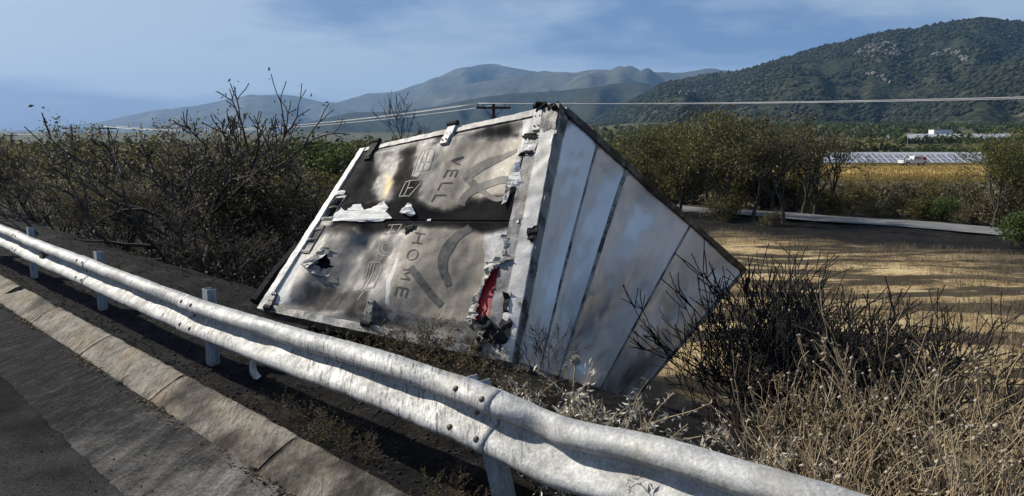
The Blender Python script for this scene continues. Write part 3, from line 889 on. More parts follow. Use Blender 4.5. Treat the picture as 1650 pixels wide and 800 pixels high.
# --- recessed locks
def lock(poly, root):
    uvp = [rear.uv(*p) for p in poly]; n = len(uvp)
    cu = sum(p[0] for p in uvp) / n; cv = sum(p[1] for p in uvp) / n
    sh = lambda k: [(cu + (p[0] - cu) * k, cv + (p[1] - cv) * k) for p in uvp]
    o1, i1 = sh(1.12), sh(.86)
    vs = [rear.P(*p, .018) for p in o1] + [rear.P(*p, .026) for p in sh(1.0)] + [rear.P(*p, .020) for p in i1] + [rear.P(*p, -.02) for p in i1]
    fs = [(r_ * n + k, r_ * n + (k + 1) % n, (r_ + 1) * n + (k + 1) % n, (r_ + 1) * n + k) for r_ in range(3) for k in range(n)]
    l_ = under(make('lock', vs, fs, MT['frame']), box)
    make('recess', [rear.P(*p, -.018) for p in i1], [tuple(range(n))], MT['black'], l_)
    a, b2 = rear.P((i1[0][0] + i1[3][0]) / 2, (i1[0][1] + i1[3][1]) / 2, .012), rear.P((i1[1][0] + i1[2][0]) / 2, (i1[1][1] + i1[2][1]) / 2, .012)
    mb = MB(); mb.tube([a, a.lerp(b2, .5) + rear.n * .012, b2], [.012, .014, .010], 8); o = mb.build('lock_handle', MT['frame']); o.parent = l_
lock(c1([(520, 538), (570, 534), (500, 648), (442, 650)]), up_door)
lock(c2([(352, 95), (412, 78), (345, 196), (290, 190)]), lo_door)

# --- red panels behind the tears
def patch(name, poly, off, mat, parent=box, thick=.004, jag=0.0, seed=0, curl=None, sub=3, crumple=0.0):
    """a sheet with a ragged outline given by picture points; curl lifts it away from its anchor line"""
    rr = random.Random(seed); pts = []
    n = len(poly)
    for i in range(n):
        a, b2 = poly[i], poly[(i + 1) % n]
        for k in range(sub):
            f = k / sub
            pts.append((a[0] + (b2[0] - a[0]) * f + (rr.uniform(-jag, jag) if jag else 0), a[1] + (b2[1] - a[1]) * f + (rr.uniform(-jag, jag) if jag else 0)))
    bm = bmesh.new()
    def pos(p):
        u, v = rear.uv(*p); lift = off
        if curl: lift += curl(p)
        if crumple: lift += crumple * (fbm(p[0] * .11, p[1] * .11, seed) + .5 * fbm(p[0] * .3, p[1] * .3, seed))
        return rear.P(u, v, lift)
    vs = [bm.verts.new(pos(p)) for p in pts]
    for tri in tessellate_polygon([[Vector((p[0], p[1], 0)) for p in pts]]):
        try: bm.faces.new([vs[i] for i in tri])
        except ValueError: pass
    me = bpy.data.meshes.new(name); bmesh.ops.recalc_face_normals(bm, faces=bm.faces)
    if crumple or curl:
        bmesh.ops.subdivide_edges(bm, edges=bm.edges[:], cuts=2, use_grid_fill=True)
        for v in bm.verts:
            v.co += rear.n * (crumple or .01) * .6 * fbm(v.co.x * 14, v.co.y * 14, v.co.z * 14 + seed)
    bm.to_mesh(me); bm.free(); me.materials.append(mat)
    o = link(name, me); sd = o.modifiers.new('thickness', 'SOLIDIFY'); sd.thickness = thick; sd.offset = 0
    if parent is box: under(o, box)
    else: o.parent = parent
    return o
patch('red_panel', c2([(1245, 225), (1172, 532), (1075, 525), (1095, 400), (1120, 330), (1160, 260)]), -.022, MT['red'], lo_door)
patch('red_panel', c1([(1440, 350), (1500, 300), (1545, 295), (1515, 400), (1480, 480), (1440, 440)]), -.022, MT['darkred'], up_door)
# --- peeled flaps
patch('peeled_skin', c1([(500, 664), (505, 640), (548, 600), (575, 612), (600, 575), (640, 568), (655, 602), (700, 578), (762, 560), (788, 596), (770, 610), (806, 648), (760, 660), (640, 662)]), .022, MT['flap'], up_door, jag=1.0, seed=1, crumple=.012)
patch('peeled_skin', c1([(505, 522), (545, 508), (572, 515), (560, 530), (512, 536)]), .03, MT['flap'], up_door, jag=.5, seed=2, crumple=.01)
patch('peeled_skin', c1([(850, 625), (870, 604), (890, 588), (913, 588), (930, 635), (905, 640), (885, 638)]), .03, MT['flap'], up_door, jag=.5, seed=3, crumple=.02)
patch('peeled_skin', c1([(1442, 655), (1450, 650), (1456, 672), (1442, 676)]), .03, MT['flap'], up_door, jag=.3, seed=4, crumple=.01)
patch('peeled_skin', c1([(985, 655), (1005, 652), (1003, 664), (985, 664)]), .025, MT['flap'], up_door, jag=.3, seed=5, crumple=.01)
patch('torn_skin', c1([(1482, 262), (1500, 240), (1520, 270), (1545, 262), (1536, 300), (1500, 322), (1462, 340), (1454, 405), (1470, 465), (1440, 492), (1412, 486), (1400, 440), (1428, 400), (1450, 330), (1466, 300)]), .022, MT['flap'], up_door, jag=1.2, seed=6, crumple=.018)
patch('torn_skin', c1([(1452, 335), (1500, 310), (1532, 306), (1520, 325), (1490, 330), (1470, 350)]), .035, MT['black'], up_door, jag=1.0, seed=7, crumple=.02)
patch('torn_skin', c1([(1465, 224), (1500, 220), (1545, 214), (1550, 236), (1520, 246), (1498, 240), (1480, 245)]), .03, MT['black'], up_door, jag=1.2, seed=8, crumple=.02)
patch('torn_skin', c1([(1400, 440), (1422, 458), (1430, 490), (1408, 510), (1398, 560), (1370, 590), (1378, 540), (1395, 500)]), .028, MT['crumple'], up_door, jag=1.0, seed=9, crumple=.02)
patch('torn_skin', c2([(1160, 250), (1195, 238), (1235, 215), (1272, 218), (1278, 240), (1240, 250), (1196, 256), (1180, 310), (1150, 350), (1135, 345), (1155, 300)]), .045, MT['crumple'], lo_door, jag=1.2, seed=10, crumple=.035)
patch('torn_skin', c2([(1125, 345), (1138, 350), (1106, 400), (1104, 470), (1128, 492), (1090, 505), (1068, 530), (1056, 515), (1076, 470), (1094, 400)]), .04, MT['crumple'], lo_door, jag=1.2, seed=11, crumple=.035)
patch('torn_skin', c2([(1225, 130), (1260, 118), (1268, 160), (1250, 200), (1236, 195), (1246, 160)]), .03, MT['crumple'], lo_door, jag=.8, seed=12, crumple=.02)
patch('torn_skin', c2([(316, 262), (420, 196), (455, 182), (440, 205), (400, 240), (350, 285), (420, 300), (452, 285), (430, 305), (370, 305)]), .03, MT['crumple'], lo_door, jag=.8, seed=13, crumple=.03)
patch('charred_scrap', c2([(800, 80), (840, 78), (838, 105), (815, 112), (785, 120), (790, 100)]), .03, MT['black'], lo_door, jag=1.0, seed=14, crumple=.02)
patch('charred_scrap', c2([(1355, 105), (1395, 80), (1405, 110), (1380, 160), (1350, 150)]), .05, MT['black'], box, jag=1.2, seed=15, crumple=.03)
patch('charred_scrap', c2([(1245, 395), (1285, 390), (1262, 470), (1285, 530), (1270, 610), (1225, 660), (1205, 610), (1240, 500)]), .045, MT['black'], box, jag=1.6, seed=16, crumple=.03)
patch('dust_patch', c2([(1240, 655), (1262, 640), (1258, 668), (1240, 672)]), .06, MT['flap'], box, jag=.8, seed=17, crumple=.02)

# --- printed marks: strokes laid on the door skins
def strokes(name, lines, w, mat, parent, off=.0152, closed=False):
    """flat ink strips following the skin; lines are picture polylines, w the width in pixels"""
    V = []; Fc = []
    for li in lines:
        pts = []
        for i in range(len(li) - 1):
            a, b2 = li[i], li[i + 1]; L = math.hypot(b2[0] - a[0], b2[1] - a[1]); k = max(1, int(L / 3))
            for j in range(k): pts.append((a[0] + (b2[0] - a[0]) * j / k, a[1] + (b2[1] - a[1]) * j / k))
        pts.append(li[-1]); n0 = len(V); m = len(pts)
        for i, p in enumerate(pts):
            a, b2 = pts[max(i - 1, 0)], pts[min(i + 1, m - 1)]
            dx, dy = b2[0] - a[0], b2[1] - a[1]; L = math.hypot(dx, dy) or 1
            nx, ny = -dy / L, dx / L; ww = w(i / max(1, m - 1)) if callable(w) else w
            for sg in (-.5, .5):
                u, v = rear.uv(p[0] + nx * ww * sg, p[1] + ny * ww * sg); V.append(rear.P(u, v, off))
            if i: Fc.append((n0 + 2 * i - 2, n0 + 2 * i - 1, n0 + 2 * i + 1, n0 + 2 * i))
    o = make(name, V, Fc, mat); o.parent = parent; return o
GLY = {'V': [[(0, 1), (.5, 0), (1, 1)]], 'E': [[(1, 1), (0, 1), (0, 0), (1, 0)], [(0, .52), (.85, .52)]], 'L': [[(0, 1), (0, 0), (1, 0)]],
       'H': [[(0, 1), (0, 0)], [(1, 1), (1, 0)], [(0, .5), (1, .5)]], 'M': [[(0, 0), (0, 1), (.5, .25), (1, 1), (1, 0)]],
       'O': [[(.5 + .55 * math.sin(a * math.pi / 8), .5 + .52 * math.cos(a * math.pi / 8)) for a in range(17)]]}
def letter(ch, c, rd, updir, wd, ht, parent, mat=None, sw=1.9):
    ls = [[(c[0] + rd[0] * (x - .5) * wd + updir[0] * (y - .5) * ht, c[1] + rd[1] * (x - .5) * wd + updir[1] * (y - .5) * ht) for (x, y) in l] for l in GLY[ch]]
    o = strokes('letter', ls, sw, mat or MT['inkdark'], parent, .0156); return o
rd = (-.40, .92); upd = (.985, -.17)
for ch, c in zip('VELL', ((736.0, 260.0), (726.5, 281), (718, 302.5), (709.5, 323.5))): letter(ch, c, rd, upd, 13.5, 16, up_door)
rd = (-.37, .93); upd = (.985, .12)
for ch, c in zip('HOME', ((679.5, 390.5), (669, 416), (658.5, 446.5), (649, 474.5))): letter(ch, c, rd, upd, 15.5, 16.5, lo_door)
def spline(p, k=6):
    out = []
    for i in range(len(p) - 1):
        p0, p1, p2, p3 = p[max(i - 1, 0)], p[i], p[i + 1], p[min(i + 2, len(p) - 1)]
        for j in range(k):
            t_ = j / k
            out.append(tuple(.5 * (2 * p1[d] + (p2[d] - p0[d]) * t_ + (2 * p0[d] - 5 * p1[d] + 4 * p2[d] - p3[d]) * t_ ** 2 + (3 * p1[d] - p0[d] - 3 * p2[d] + p3[d]) * t_ ** 3) for d in (0, 1)))
    return out + [p[-1]]
strokes('emblem_ribbon', [spline(c1([(1438, 292), (1370, 312), (1300, 340), (1232, 378), (1178, 418), (1190, 440), (1240, 478), (1290, 520), (1340, 545), (1400, 540)]))], lambda f: 7 + 6 * math.sin(math.pi * min(1, f * 1.2)), MT['ink'], up_door, .0150)
strokes('emblem_ribbon', [spline(c1([(1150, 570), (1156, 535), (1200, 488), (1270, 460), (1340, 448), (1392, 455), (1408, 480), (1390, 500)]))], lambda f: 10 + 3 * math.sin(math.pi * f), MT['ink'], up_door, .0156)
strokes('emblem_ribbon', [spline(c2([(1080, 78), (1030, 120), (985, 180), (962, 235), (962, 290), (980, 345)]))], lambda f: 10 + 5 * math.sin(math.pi * f), MT['ink'], lo_door, .0150)
strokes('emblem_ribbon', [spline(c2([(815, 272), (850, 320), (895, 380), (940, 428)]))], lambda f: 12, MT['ink'], lo_door, .0153)
def rrect(cx, cy, ax_, bx_, w, h):
    return [(cx + ax_[0] * x * w + bx_[0] * y * h, cy + ax_[1] * x * w + bx_[1] * y * h) for (x, y) in ((-.5, -.38), (-.38, -.5), (.38, -.5), (.5, -.38), (.5, .38), (.38, .5), (-.38, .5), (-.5, .38), (-.5, -.38))]
# outlined furniture: a sofa on the upper door, another below it, sofa and lamp on the lower door
sofa = [c1([(960, 308), (1020, 300), (1030, 318), (1000, 405), (985, 412), (920, 420), (960, 308)]), c1([(978, 312), (940, 415)]), c1([(1000, 306), (965, 412)]), c1([(965, 370), (1012, 368)]),
        c1([(995, 305), (1005, 294), (1018, 298)]), c1([(918, 420), (915, 440), (940, 447), (955, 435), (950, 418)])]
strokes('sofa_outline', sofa, 1.5, MT['inkline'], up_door)
strokes('armchair_outline', [c1([(880, 468), (965, 462), (955, 482), (900, 545), (845, 543), (880, 468)]), c1([(905, 470), (872, 543)]), c1([(890, 505), (920, 500)])], 1.2, MT['inkline'], up_door)
strokes('table_outline', [c2([(705, 70), (770, 68), (745, 108), (680, 105), (690, 85)]), c2([(725, 72), (712, 100), (740, 100)])], 1.3, MT['inkline'], lo_door)
cl = [(380 + (685 + 34 * math.cos(a * .4)) / 2.857, 340 + (172 + 34 * math.sin(a * .4)) / 2.857) for a in range(17)]
cl2 = [(380 + (690 + 20 * math.cos(a * .4)) / 2.857, 340 + (170 + 22 * math.sin(a * .4)) / 2.857) for a in range(17)]
strokes('clock_outline', [cl, cl2, c2([(640, 205), (655, 190)])], 1.3, MT['inkline'], lo_door)
strokes('sofa_outline', [c2([(612, 232), (665, 240), (672, 262), (640, 360), (610, 358), (560, 362), (580, 350), (612, 232)]), c2([(640, 240), (600, 352)]), c2([(625, 238), (585, 352)]), c2([(655, 300), (640, 340)]),
                         c2([(596, 372), (570, 420)])], 1.5, MT['inkline'], lo_door)

# --- the roof skin, now facing sideways: four sheets with pressed seams
seam_px = [(966, 219), (1014, 262), (1113, 362)]
seam_u = [roof.uv(*p)[0] for p in seam_px]
US = [0.021] + seam_u + [.985]
def roof_disp(u, v):
    k = 0
    while k < 3 and u > US[k + 1]: k += 1
    a = min(1, max(0, (u - US[k]) / (US[k + 1] - US[k])))
    edge = min(1, max(0, v) * 12) * min(1, max(0, 1 - v) * 9)
    d = -[.03, .07, .09, .06][k] * math.sin(math.pi * a) ** .8 * edge
    d += edge * math.sin(math.pi * a) * (.05 * math.sin(v * 6.5 + u * 7 + k * 1.3) * (.5 if k == 0 else 1) + .06 * fbm(u * 6, v * 2.6, 2.2 + k))
    return d
roof.disp = roof_disp
for k in range(4):
    o, uvs = slab('roof_panel', roof, US[k] + (.006 if k else 0), US[k + 1] - (.006 if k < 3 else 0), .018, .985, -.05, .004, 44, 70, MT['roof'], box)
    at = o.data.attributes.new('soot', 'FLOAT', 'POINT')
    vals = np.zeros(len(o.data.vertices), dtype=np.float32)
    for i, (u, v) in enumerate(uvs):
        e = .95 * math.exp(-v / .035) + .9 * math.exp(-(u - .021) / .018) * (1 - .3 * v)
        e += .55 * math.exp(-abs(u - US[1]) / .012) * smooth(.4, .0, v) + .35 * math.exp(-abs(u - US[2]) / .012)
        vals[i] = min(1, e)
    at.data.foreach_set('value', vals)
    at = o.data.attributes.new('smear', 'FLOAT', 'POINT')
    for i, (u, v) in enumerate(uvs): vals[i] = smooth(.35, .95, v * .8 + u * .55)
    at.data.foreach_set('value', vals)
for k in (1, 2, 3):
    slab('roof_seam', roof, US[k] - .0055, US[k] + .0055, .02, .984, -.05, .012 if k == 2 else .006, 2, 60, MT['frame'], box, None, .004, 20 + k)
MT['trim'] = burnt_white('blackened_trim', (.20, .195, .19), (.012, .012, .012), .40, sc_=7)
slab('roof_edge_rail', roof, .012, 1.0, -.010, .0175, -.08, .030, 90, 2, MT['trim'], box, None, .010, 31)
slab('roof_edge_rail', roof, .012, 1.0, .986, 1.006, -.08, .016, 90, 2, MT['frame'], box, None, .006, 32)
slab('roof_end_rail', roof, .986, 1.004, .018, .985, -.08, .020, 2, 60, MT['frame'], box, None, .004, 33)
slab('corner_edge', roof, -.004, .019, .0, 1.0, -.06, .014, 3, 90, MT['strip'], box, None, .010, 34)
# --- the other faces of the box
def face(name, a, b2, c, d, out, th, mat, nu=20, nv=20):
    Q = Quad(a, b2, c, d, out); return slab(name, Q, .005, .995, .005, .995, -th, 0, nu, nv, mat, box, None, .012, 40)
ctr = (cA + cB + cC + cD + cE + cF + cG + cH) / 8
def outw(*p): return (sum(p, Vector()) / len(p) - ctr)
face('side_wall', cB, cA, cG, cE, outw(cA, cB, cG, cE), .03, MT['sidewall'])
face('side_wall', cC, cD, cH, cF, outw(cC, cD, cH, cF), .03, MT['sidewall'])
face('floor_plate', cA, cD, cH, cG, outw(cA, cD, cH, cG), .05, MT['black'])
face('front_wall', cE, cF, cH, cG, outw(cE, cF, cH, cG), .03, MT['sidewall'])
# inside of the doors: a dark lining so the tears look into charred insulation
slab('door_lining', rear, .05, .86, .035, .96, -.075, -.055, 10, 10, MT['black'], box)
# chassis stub on the floor side: bumper bar, rails and crossmembers
dn_ = (cD - cA).normalized(); ln_ = (cE - cB).normalized(); fl = outw(cA, cD, cH, cG).normalized()
fl = (fl - dn_ * fl.dot(dn_)); fl = (fl - ln_ * fl.dot(ln_)).normalized()
mb = MB()
for f in (.3, .7):
    p = cA.lerp(cD, f) + fl * .10; mb.tube([p + ln_ * .12, p + ln_ * 4.0], .06, 4)
under(mb.build('chassis_rail', MT['black']), box)
mb = MB()
for k in range(8):
    p = cA + ln_ * (.3 + k * .5); mb.tube([p + fl * .02 + dn_ * .05, p + fl * .02 + dn_ * 2.0], .035, 4)
under(mb.build('crossmember', MT['black']), box)
mb = MB()
p0 = cA.lerp(cD, .62) + fl * .20 + ln_ * .1; p1 = cA.lerp(cD, .95) + fl * .24 + ln_ * .05
mb.tube([p0, p0.lerp(p1, .5) + fl * .04, p1], .05, 6)
for f in (.7,): mb.tube([cA.lerp(cD, f) + fl * .1 + ln_ * .2, cA.lerp(cD, f) + fl * .21 + ln_ * .1], .03, 4)
under(mb.build('bumper_bar', MT['black']), box)
# ------------------------------------------------------------------ vegetation: builders
def grow(segs, tips, rng, p, d, L, r, level, maxlev, P):
    """recursive branching; P: split, angle, shrink, wander, up, nseg"""
    n = P['nseg']; q = p.copy(); dd = d.copy()
    for i in range(n):
        dd = (dd + Vector((rng.gauss(0, 1), rng.gauss(0, 1), rng.gauss(0, 1))) * P['wander'] + Vector((0, 0, P['up']))).normalized()
        q2 = q + dd * (L / n)
        ra = r * (1 - .35 * i / n); rb = r * (1 - .35 * (i + 1) / n)
        segs.append((tuple(q), tuple(q2), max(ra, P['rmin']), max(rb, P['rmin'])))
        q = q2
        if level < maxlev and i >= 1 and rng.random() < P.get('side', .35):
            a = dd.orthogonal(); a.rotate(Matrix.Rotation(rng.uniform(0, 6.283), 3, dd))
            nd = (dd + a * rng.uniform(.5, 1.1)).normalized()
            grow(segs, tips, rng, q, nd, L * P['shrink'] * rng.uniform(.5, .9), r * .5, level + 1, maxlev, P)
    if level >= maxlev:
        tips.append((tuple(q), tuple(dd))); return
    k = P['split'] if isinstance(P['split'], int) else rng.choice(P['split'])
    for j in range(k):
        a = dd.orthogonal(); a.rotate(Matrix.Rotation(rng.uniform(0, 6.283), 3, dd))
        nd = (dd + a * math.tan(P['angle'] * rng.uniform(.5, 1.3))).normalized()
        grow(segs, tips, rng, q, nd, L * P['shrink'] * rng.uniform(.75, 1.2), r * .62, level + 1, maxlev, P)
def plant_meshes(seed, stems, L, r, maxlev, P, fan=.8, base=.15):
    rng = random.Random(seed); segs = []; tips = []
    for k in range(stems):
        a = rng.uniform(0, 6.283); f = fan * math.sqrt(rng.random())
        d = Vector((math.cos(a) * f, math.sin(a) * f, 1)).normalized()
        grow(segs, tips, rng, Vector((math.cos(a) * base * rng.random(), math.sin(a) * base * rng.random(), -.12)), d, L * rng.uniform(.75, 1.15), r * rng.uniform(.6, 1.1), 0, maxlev, P)
    return segs, tips
def around(tips, per, spread, rs, drop=0.0):
    T = np.array([t[0] for t in tips]); T = T[rs.rand(len(T)) >= drop]
    C = np.repeat(T, per, axis=0) + rs.normal(size=(len(T) * per, 3)) * spread
    C[:, 2] = np.maximum(C[:, 2], .05); return C
MT['char'] = simple('charred_twig', [(.3, (.007, .006, .006)), (.6, (.02, .018, .016)), (.8, (.055, .047, .04))], 7, .9)
MT['scorch'] = simple('scorched_brown_branch', [(.3, (.022, .018, .015)), (.5, (.055, .046, .038)), (.75, (.13, .11, .092))], 3, .9)
MT['bark'] = simple('grey_brown_bark', [(.3, (.03, .026, .022)), (.6, (.07, .06, .05)), (.8, (.13, .11, .09))], 9, .9, (20, .6, .03))
MT['twig'] = simple('dry_brown_twig', [(.3, (.05, .036, .026)), (.6, (.11, .08, .055)), (.8, (.19, .145, .10))], 7, .9)
MT['stalk'] = simple('dry_straw_stalk', [(.3, (.16, .115, .068)), (.5, (.34, .26, .16)), (.75, (.56, .47, .33))], 9, .85, objvar=.2)
MT['pale'] = leafy('silver_dry_leaf', [(.15, (.20, .185, .145)), (.5, (.40, .375, .30)), (.85, (.60, .575, .49))], .1)
MT['seed'] = simple('dry_seed_head', [(.3, (.20, .15, .10)), (.6, (.42, .36, .28)), (.8, (.58, .52, .43))], 30, .9)
MT['olive'] = leafy('olive_foliage', [(.15, (.024, .029, .011)), (.4, (.068, .074, .026)), (.65, (.13, .128, .045)), (.9, (.21, .185, .075))])
MT['green'] = leafy('green_foliage', [(.15, (.016, .028, .008)), (.45, (.045, .072, .018)), (.7, (.078, .11, .028)), (.95, (.14, .15, .05))])
MT['lime'] = leafy('yellow_green_foliage', [(.15, (.045, .058, .010)), (.5, (.11, .13, .022)), (.9, (.19, .19, .05))])
MT['brown'] = leafy('scorched_brown_foliage', [(.15, (.028, .021, .013)), (.45, (.08, .062, .036)), (.7, (.15, .118, .07)), (.95, (.27, .22, .15))])
MT['dark'] = leafy('dark_scorched_foliage', [(.15, (.006, .007, .005)), (.5, (.018, .02, .012)), (.9, (.05, .045, .028))])
MT['rust'] = leafy('rusty_olive_foliage', [(.15, (.030, .028, .010)), (.4, (.082, .072, .024)), (.65, (.145, .115, .038)), (.9, (.22, .165, .07))])

MT['tan'] = leafy('sunlit_tone_tan_foliage', [(.15, (.06, .047, .03)), (.45, (.16, .125, .08)), (.75, (.30, .25, .175)), (.95, (.46, .41, .32))])  # tan leaves, with sunlit highlights put into the paler tones
def shrub(name, seed, stems, L, r, lev, P, fan, foli=None, base=.2, mat='char', part='branches', sides=3):
    """prototype as (name, [(partname, mesh), ...])"""
    segs, tips = plant_meshes(seed, stems, L, r, lev, P, fan, base)
    out = [(part, seg_mesh(part, segs, MT[mat], sides))]
    if foli:
        rs = np.random.RandomState(seed)
        C = []
        for (matn, per, spread, size, drop) in foli:
            out.append(('foliage', leaf_mesh('foliage', around(tips, per, spread, rs, drop), size, MT[matn], rs)))
    return (name, out)
def put(proto, loc, rz, sc_, label, cat, group=None, sz=None):
    root = empty(proto[0], loc, rz)
    root.scale = (sc_, sc_, sz or sc_)
    for (n, me) in proto[1]:
        o = link(n, me, root)
        if n in ('seed_heads', 'leaves', 'foliage', 'crown', 'stems'): o['kind'] = 'stuff'
    tag(root, label, cat, group); return root
PB = dict(split=[2, 2, 3], angle=.45, shrink=.74, wander=.09, up=.05, nseg=3, rmin=.009, side=.25)
burnt = [shrub('burnt_bush', 11, 8, 1.45, .05, 4, PB, .75, mat='scorch'),
         shrub('burnt_bush', 12, 7, 1.25, .05, 4, dict(PB, angle=.55, up=.02), .95, [('brown', 2, 0.07, .08, .6)], mat='scorch'),
         shrub('burnt_bush', 13, 8, 1.2, .04, 4, dict(PB, wander=.13), .9, [('brown', 3, 0.07, .08, .4)], mat='scorch'),
         shrub('scorched_bush', 14, 8, 1.3, .05, 4, PB, .9, [('brown', 7, 0.11, .09, .2), ('tan', 3, 0.11, .08, .4), ('olive', 5, 0.12, .10, .3)], mat='scorch'),
         shrub('scorched_bush', 15, 9, 1.1, .05, 4, dict(PB, angle=.6), 1.1, [('olive', 8, 0.12, .10, .2), ('green', 3, 0.10, .10, .4)], mat='scorch'),
         shrub('scorched_bush', 16, 8, 1.2, .05, 4, dict(PB, angle=.5), .8, [('tan', 7, 0.10, .09, .2), ('olive', 6, 0.12, .09, .3)], mat='scorch'),
         shrub('burnt_bush', 18, 11, 1.3, .07, 4, dict(PB, rmin=.009, side=.32, angle=.45, shrink=.70, wander=.14), .9, [('brown', 2, 0.08, .07, .55)], mat='scorch', sides=4)]
# --- the row of scorched bushes down the bank on the left (column, s, proto, scale)
LB = [(-25, 8.4, 3, .92, 'scorched brown bush under the shortest utility pole'),
      (66, 9.8, 5, 1.3, 'tall tan-topped bush left of the pole standing between bushes'),
      (100, 7.4, 1, .80, 'leaning black bare bush with arching trunk beyond the guardrail post'),
      (150, 10.2, 4, .95, 'rounded olive scorched bush below the twin crossarm poles'),
      (195, 8.6, 6, 1.05, 'thin dark twiggy bush with a pointed brown top'),
      (255, 10.2, 5, 1.3, 'tan-leaved bush between two bare black bushes'),
      (262, 8.6, 1, .98, 'bare black bush left of the largest burnt bush'),
      (330, 7.9, 6, 1.42, 'largest bare burnt bush with fan of black upright branches'),
      (392, 9.0, 6, 1.12, 'bare grey twig bush at the right shoulder of the largest burnt bush'),
      (432, 8.9, 3, .90, 'low scorched bush beside the left edge of the cargo box'),
      (285, 6.3, 2, .50, 'small charred bush in front of the largest burnt bush'),
      (190, 6.6, 3, .52, 'low scorched brown bush behind the soot-stained rail'),
      (20, 7.6, 1, .72, 'low black bush behind the first guardrail post'),
      (480, 10.4, 5, .86, 'tan scorched bush against the green thicket beside the box'),
      (375, 6.8, 1, .50, 'small spreading charred bush left of the box corner'),
      (120, 6.2, 3, .42, 'stunted scorched bush on the black verge'),
      (30, 10.4, 5, .92, 'tan-leaved bush at the foot of the smallest pole'),
      (350, 11.5, 5, 1.25, 'tan-leaved bush glimpsed behind the largest burnt bush'),
      (-60, 6.8, 2, .7, 'dark twig bush at the far end of the guardrail')]
for i, (px, s, k, sc_, lab) in enumerate(LB):
    p = at_s(px, s); put(burnt[k], p, i * 1.7, sc_ * 1.02, lab, 'bush', 'scorched bushes down the left bank')
# green thicket further out, behind the box's left edge
PG = dict(split=[2, 3], angle=.6, shrink=.72, wander=.12, up=.06, nseg=3, rmin=.012, side=.4)
gsh = [shrub('green_shrub', 21, 6, .95, .05, 3, PG, .8, [('green', 14, .30, .19, .1), ('lime', 4, .3, .17, .5)], mat='bark'),
       shrub('green_shrub', 22, 5, 1.0, .05, 3, PG, .9, [('olive', 10, .32, .19, .1), ('green', 7, .3, .18, .2)], mat='bark'),
       shrub('autumn_shrub', 23, 6, .9, .05, 3, PG, .9, [('rust', 12, .30, .18, .1), ('lime', 5, .3, .17, .4)], mat='bark')]
gsh.append(shrub('dull_shrub', 24, 6, .85, .05, 3, PG, 1.0, [('brown', 10, .30, .15, .15), ('olive', 6, .3, .15, .3)], mat='bark'))
GB = [(468, 27, 0, 1.25, 'green shrub emerging from behind the scorched brown bush'), (505, 30, 0, 1.5, 'tallest green shrub left of the cargo box'), (548, 29, 0, 1.35, 'green shrub touching the upper left corner of the box'),
      (520, 20, 2, .95, 'rust and lime shrub below the green thicket'), (575, 33, 1, 1.4, 'olive shrub half hidden by the burnt left hinge'), (485, 17, 2, .75, 'low autumn shrub beside the door edge'),
      (445, 33, 1, 1.0, 'dull green shrub seen through bare twigs'), (615, 36, 1, 1.2, 'olive shrub peeping over the top frame rail'), (140, 24, 1, .65, 'dark green shrub between the far pole and bushes'), (365, 26, 1, 1.2, 'dark green shrub behind the largest burnt bush'),
      (400, 30, 0, 1.25, 'green shrub behind the grey twig bush'), (45, 26, 1, .6, 'olive shrub behind the tan-topped bush'), (250, 24, 1, .8, 'olive shrub behind the brown-leaved bush'), (190, 30, 2, .8, 'autumn shrub under the second crossarm'),
      (-10, 24, 1, .6, 'dull olive shrub at the foot of the shortest pole'), (320, 30, 2, .8, 'pale autumn shrub glimpsed through the burnt fan')]
for i, (px, s, k, sc_, lab) in enumerate(GB):
    put(gsh[k], at_s(px, s), i * 2.1, sc_ * 1.1, lab, 'shrub', 'unburnt shrubs beyond the left bank')

# --- trees along the service road on the right
def tree(name, seed, H, r, P, lev, foli, lean=(0, 0), forks=(3, 4), trunk_h=.3):
    rng = random.Random(seed); segs = []; tips = []
    q = Vector((0, 0, -.2)); n = 5; d = Vector((lean[0], lean[1], 1)).normalized(); th = H * trunk_h
    for i in range(n):
        d2 = (d + Vector((rng.gauss(0, .07), rng.gauss(0, .07), 0))).normalized(); q2 = q + d2 * ((th + .2) / n)
        segs.append((tuple(q), tuple(q2), r * (1.25 - .5 * i / n if i else 1.5), r * (1.25 - .5 * (i + 1) / n))); q = q2
    ntr = len(segs); tr = list(segs); br = []
    for k in range(rng.choice(forks)):
        a = rng.uniform(0, 6.283) + k * 1.7; f = rng.uniform(.15, .95) * (1 if k % 2 else .5)
        grow(br, tips, rng, q - Vector((0, 0, th * .25 * rng.random())), Vector((math.cos(a) * f, math.sin(a) * f, 1)).normalized(), H * .27, r * .6, 0, lev, P)
    out = [('trunk', seg_mesh('trunk', tr, MT['bark'], 7)), ('limbs', seg_mesh('limbs', br, MT['bark'], 4))]
    rs = np.random.RandomState(seed)
    for (matn, per, spread, size, drop) in foli:
        out.append(('crown', leaf_mesh('crown', around(tips, per, spread, rs, drop), size, MT[matn], rs)))
    return (name, out)
PT = dict(split=[2, 2, 3], angle=.5, shrink=.72, wander=.12, up=.05, nseg=3, rmin=.010, side=.4)
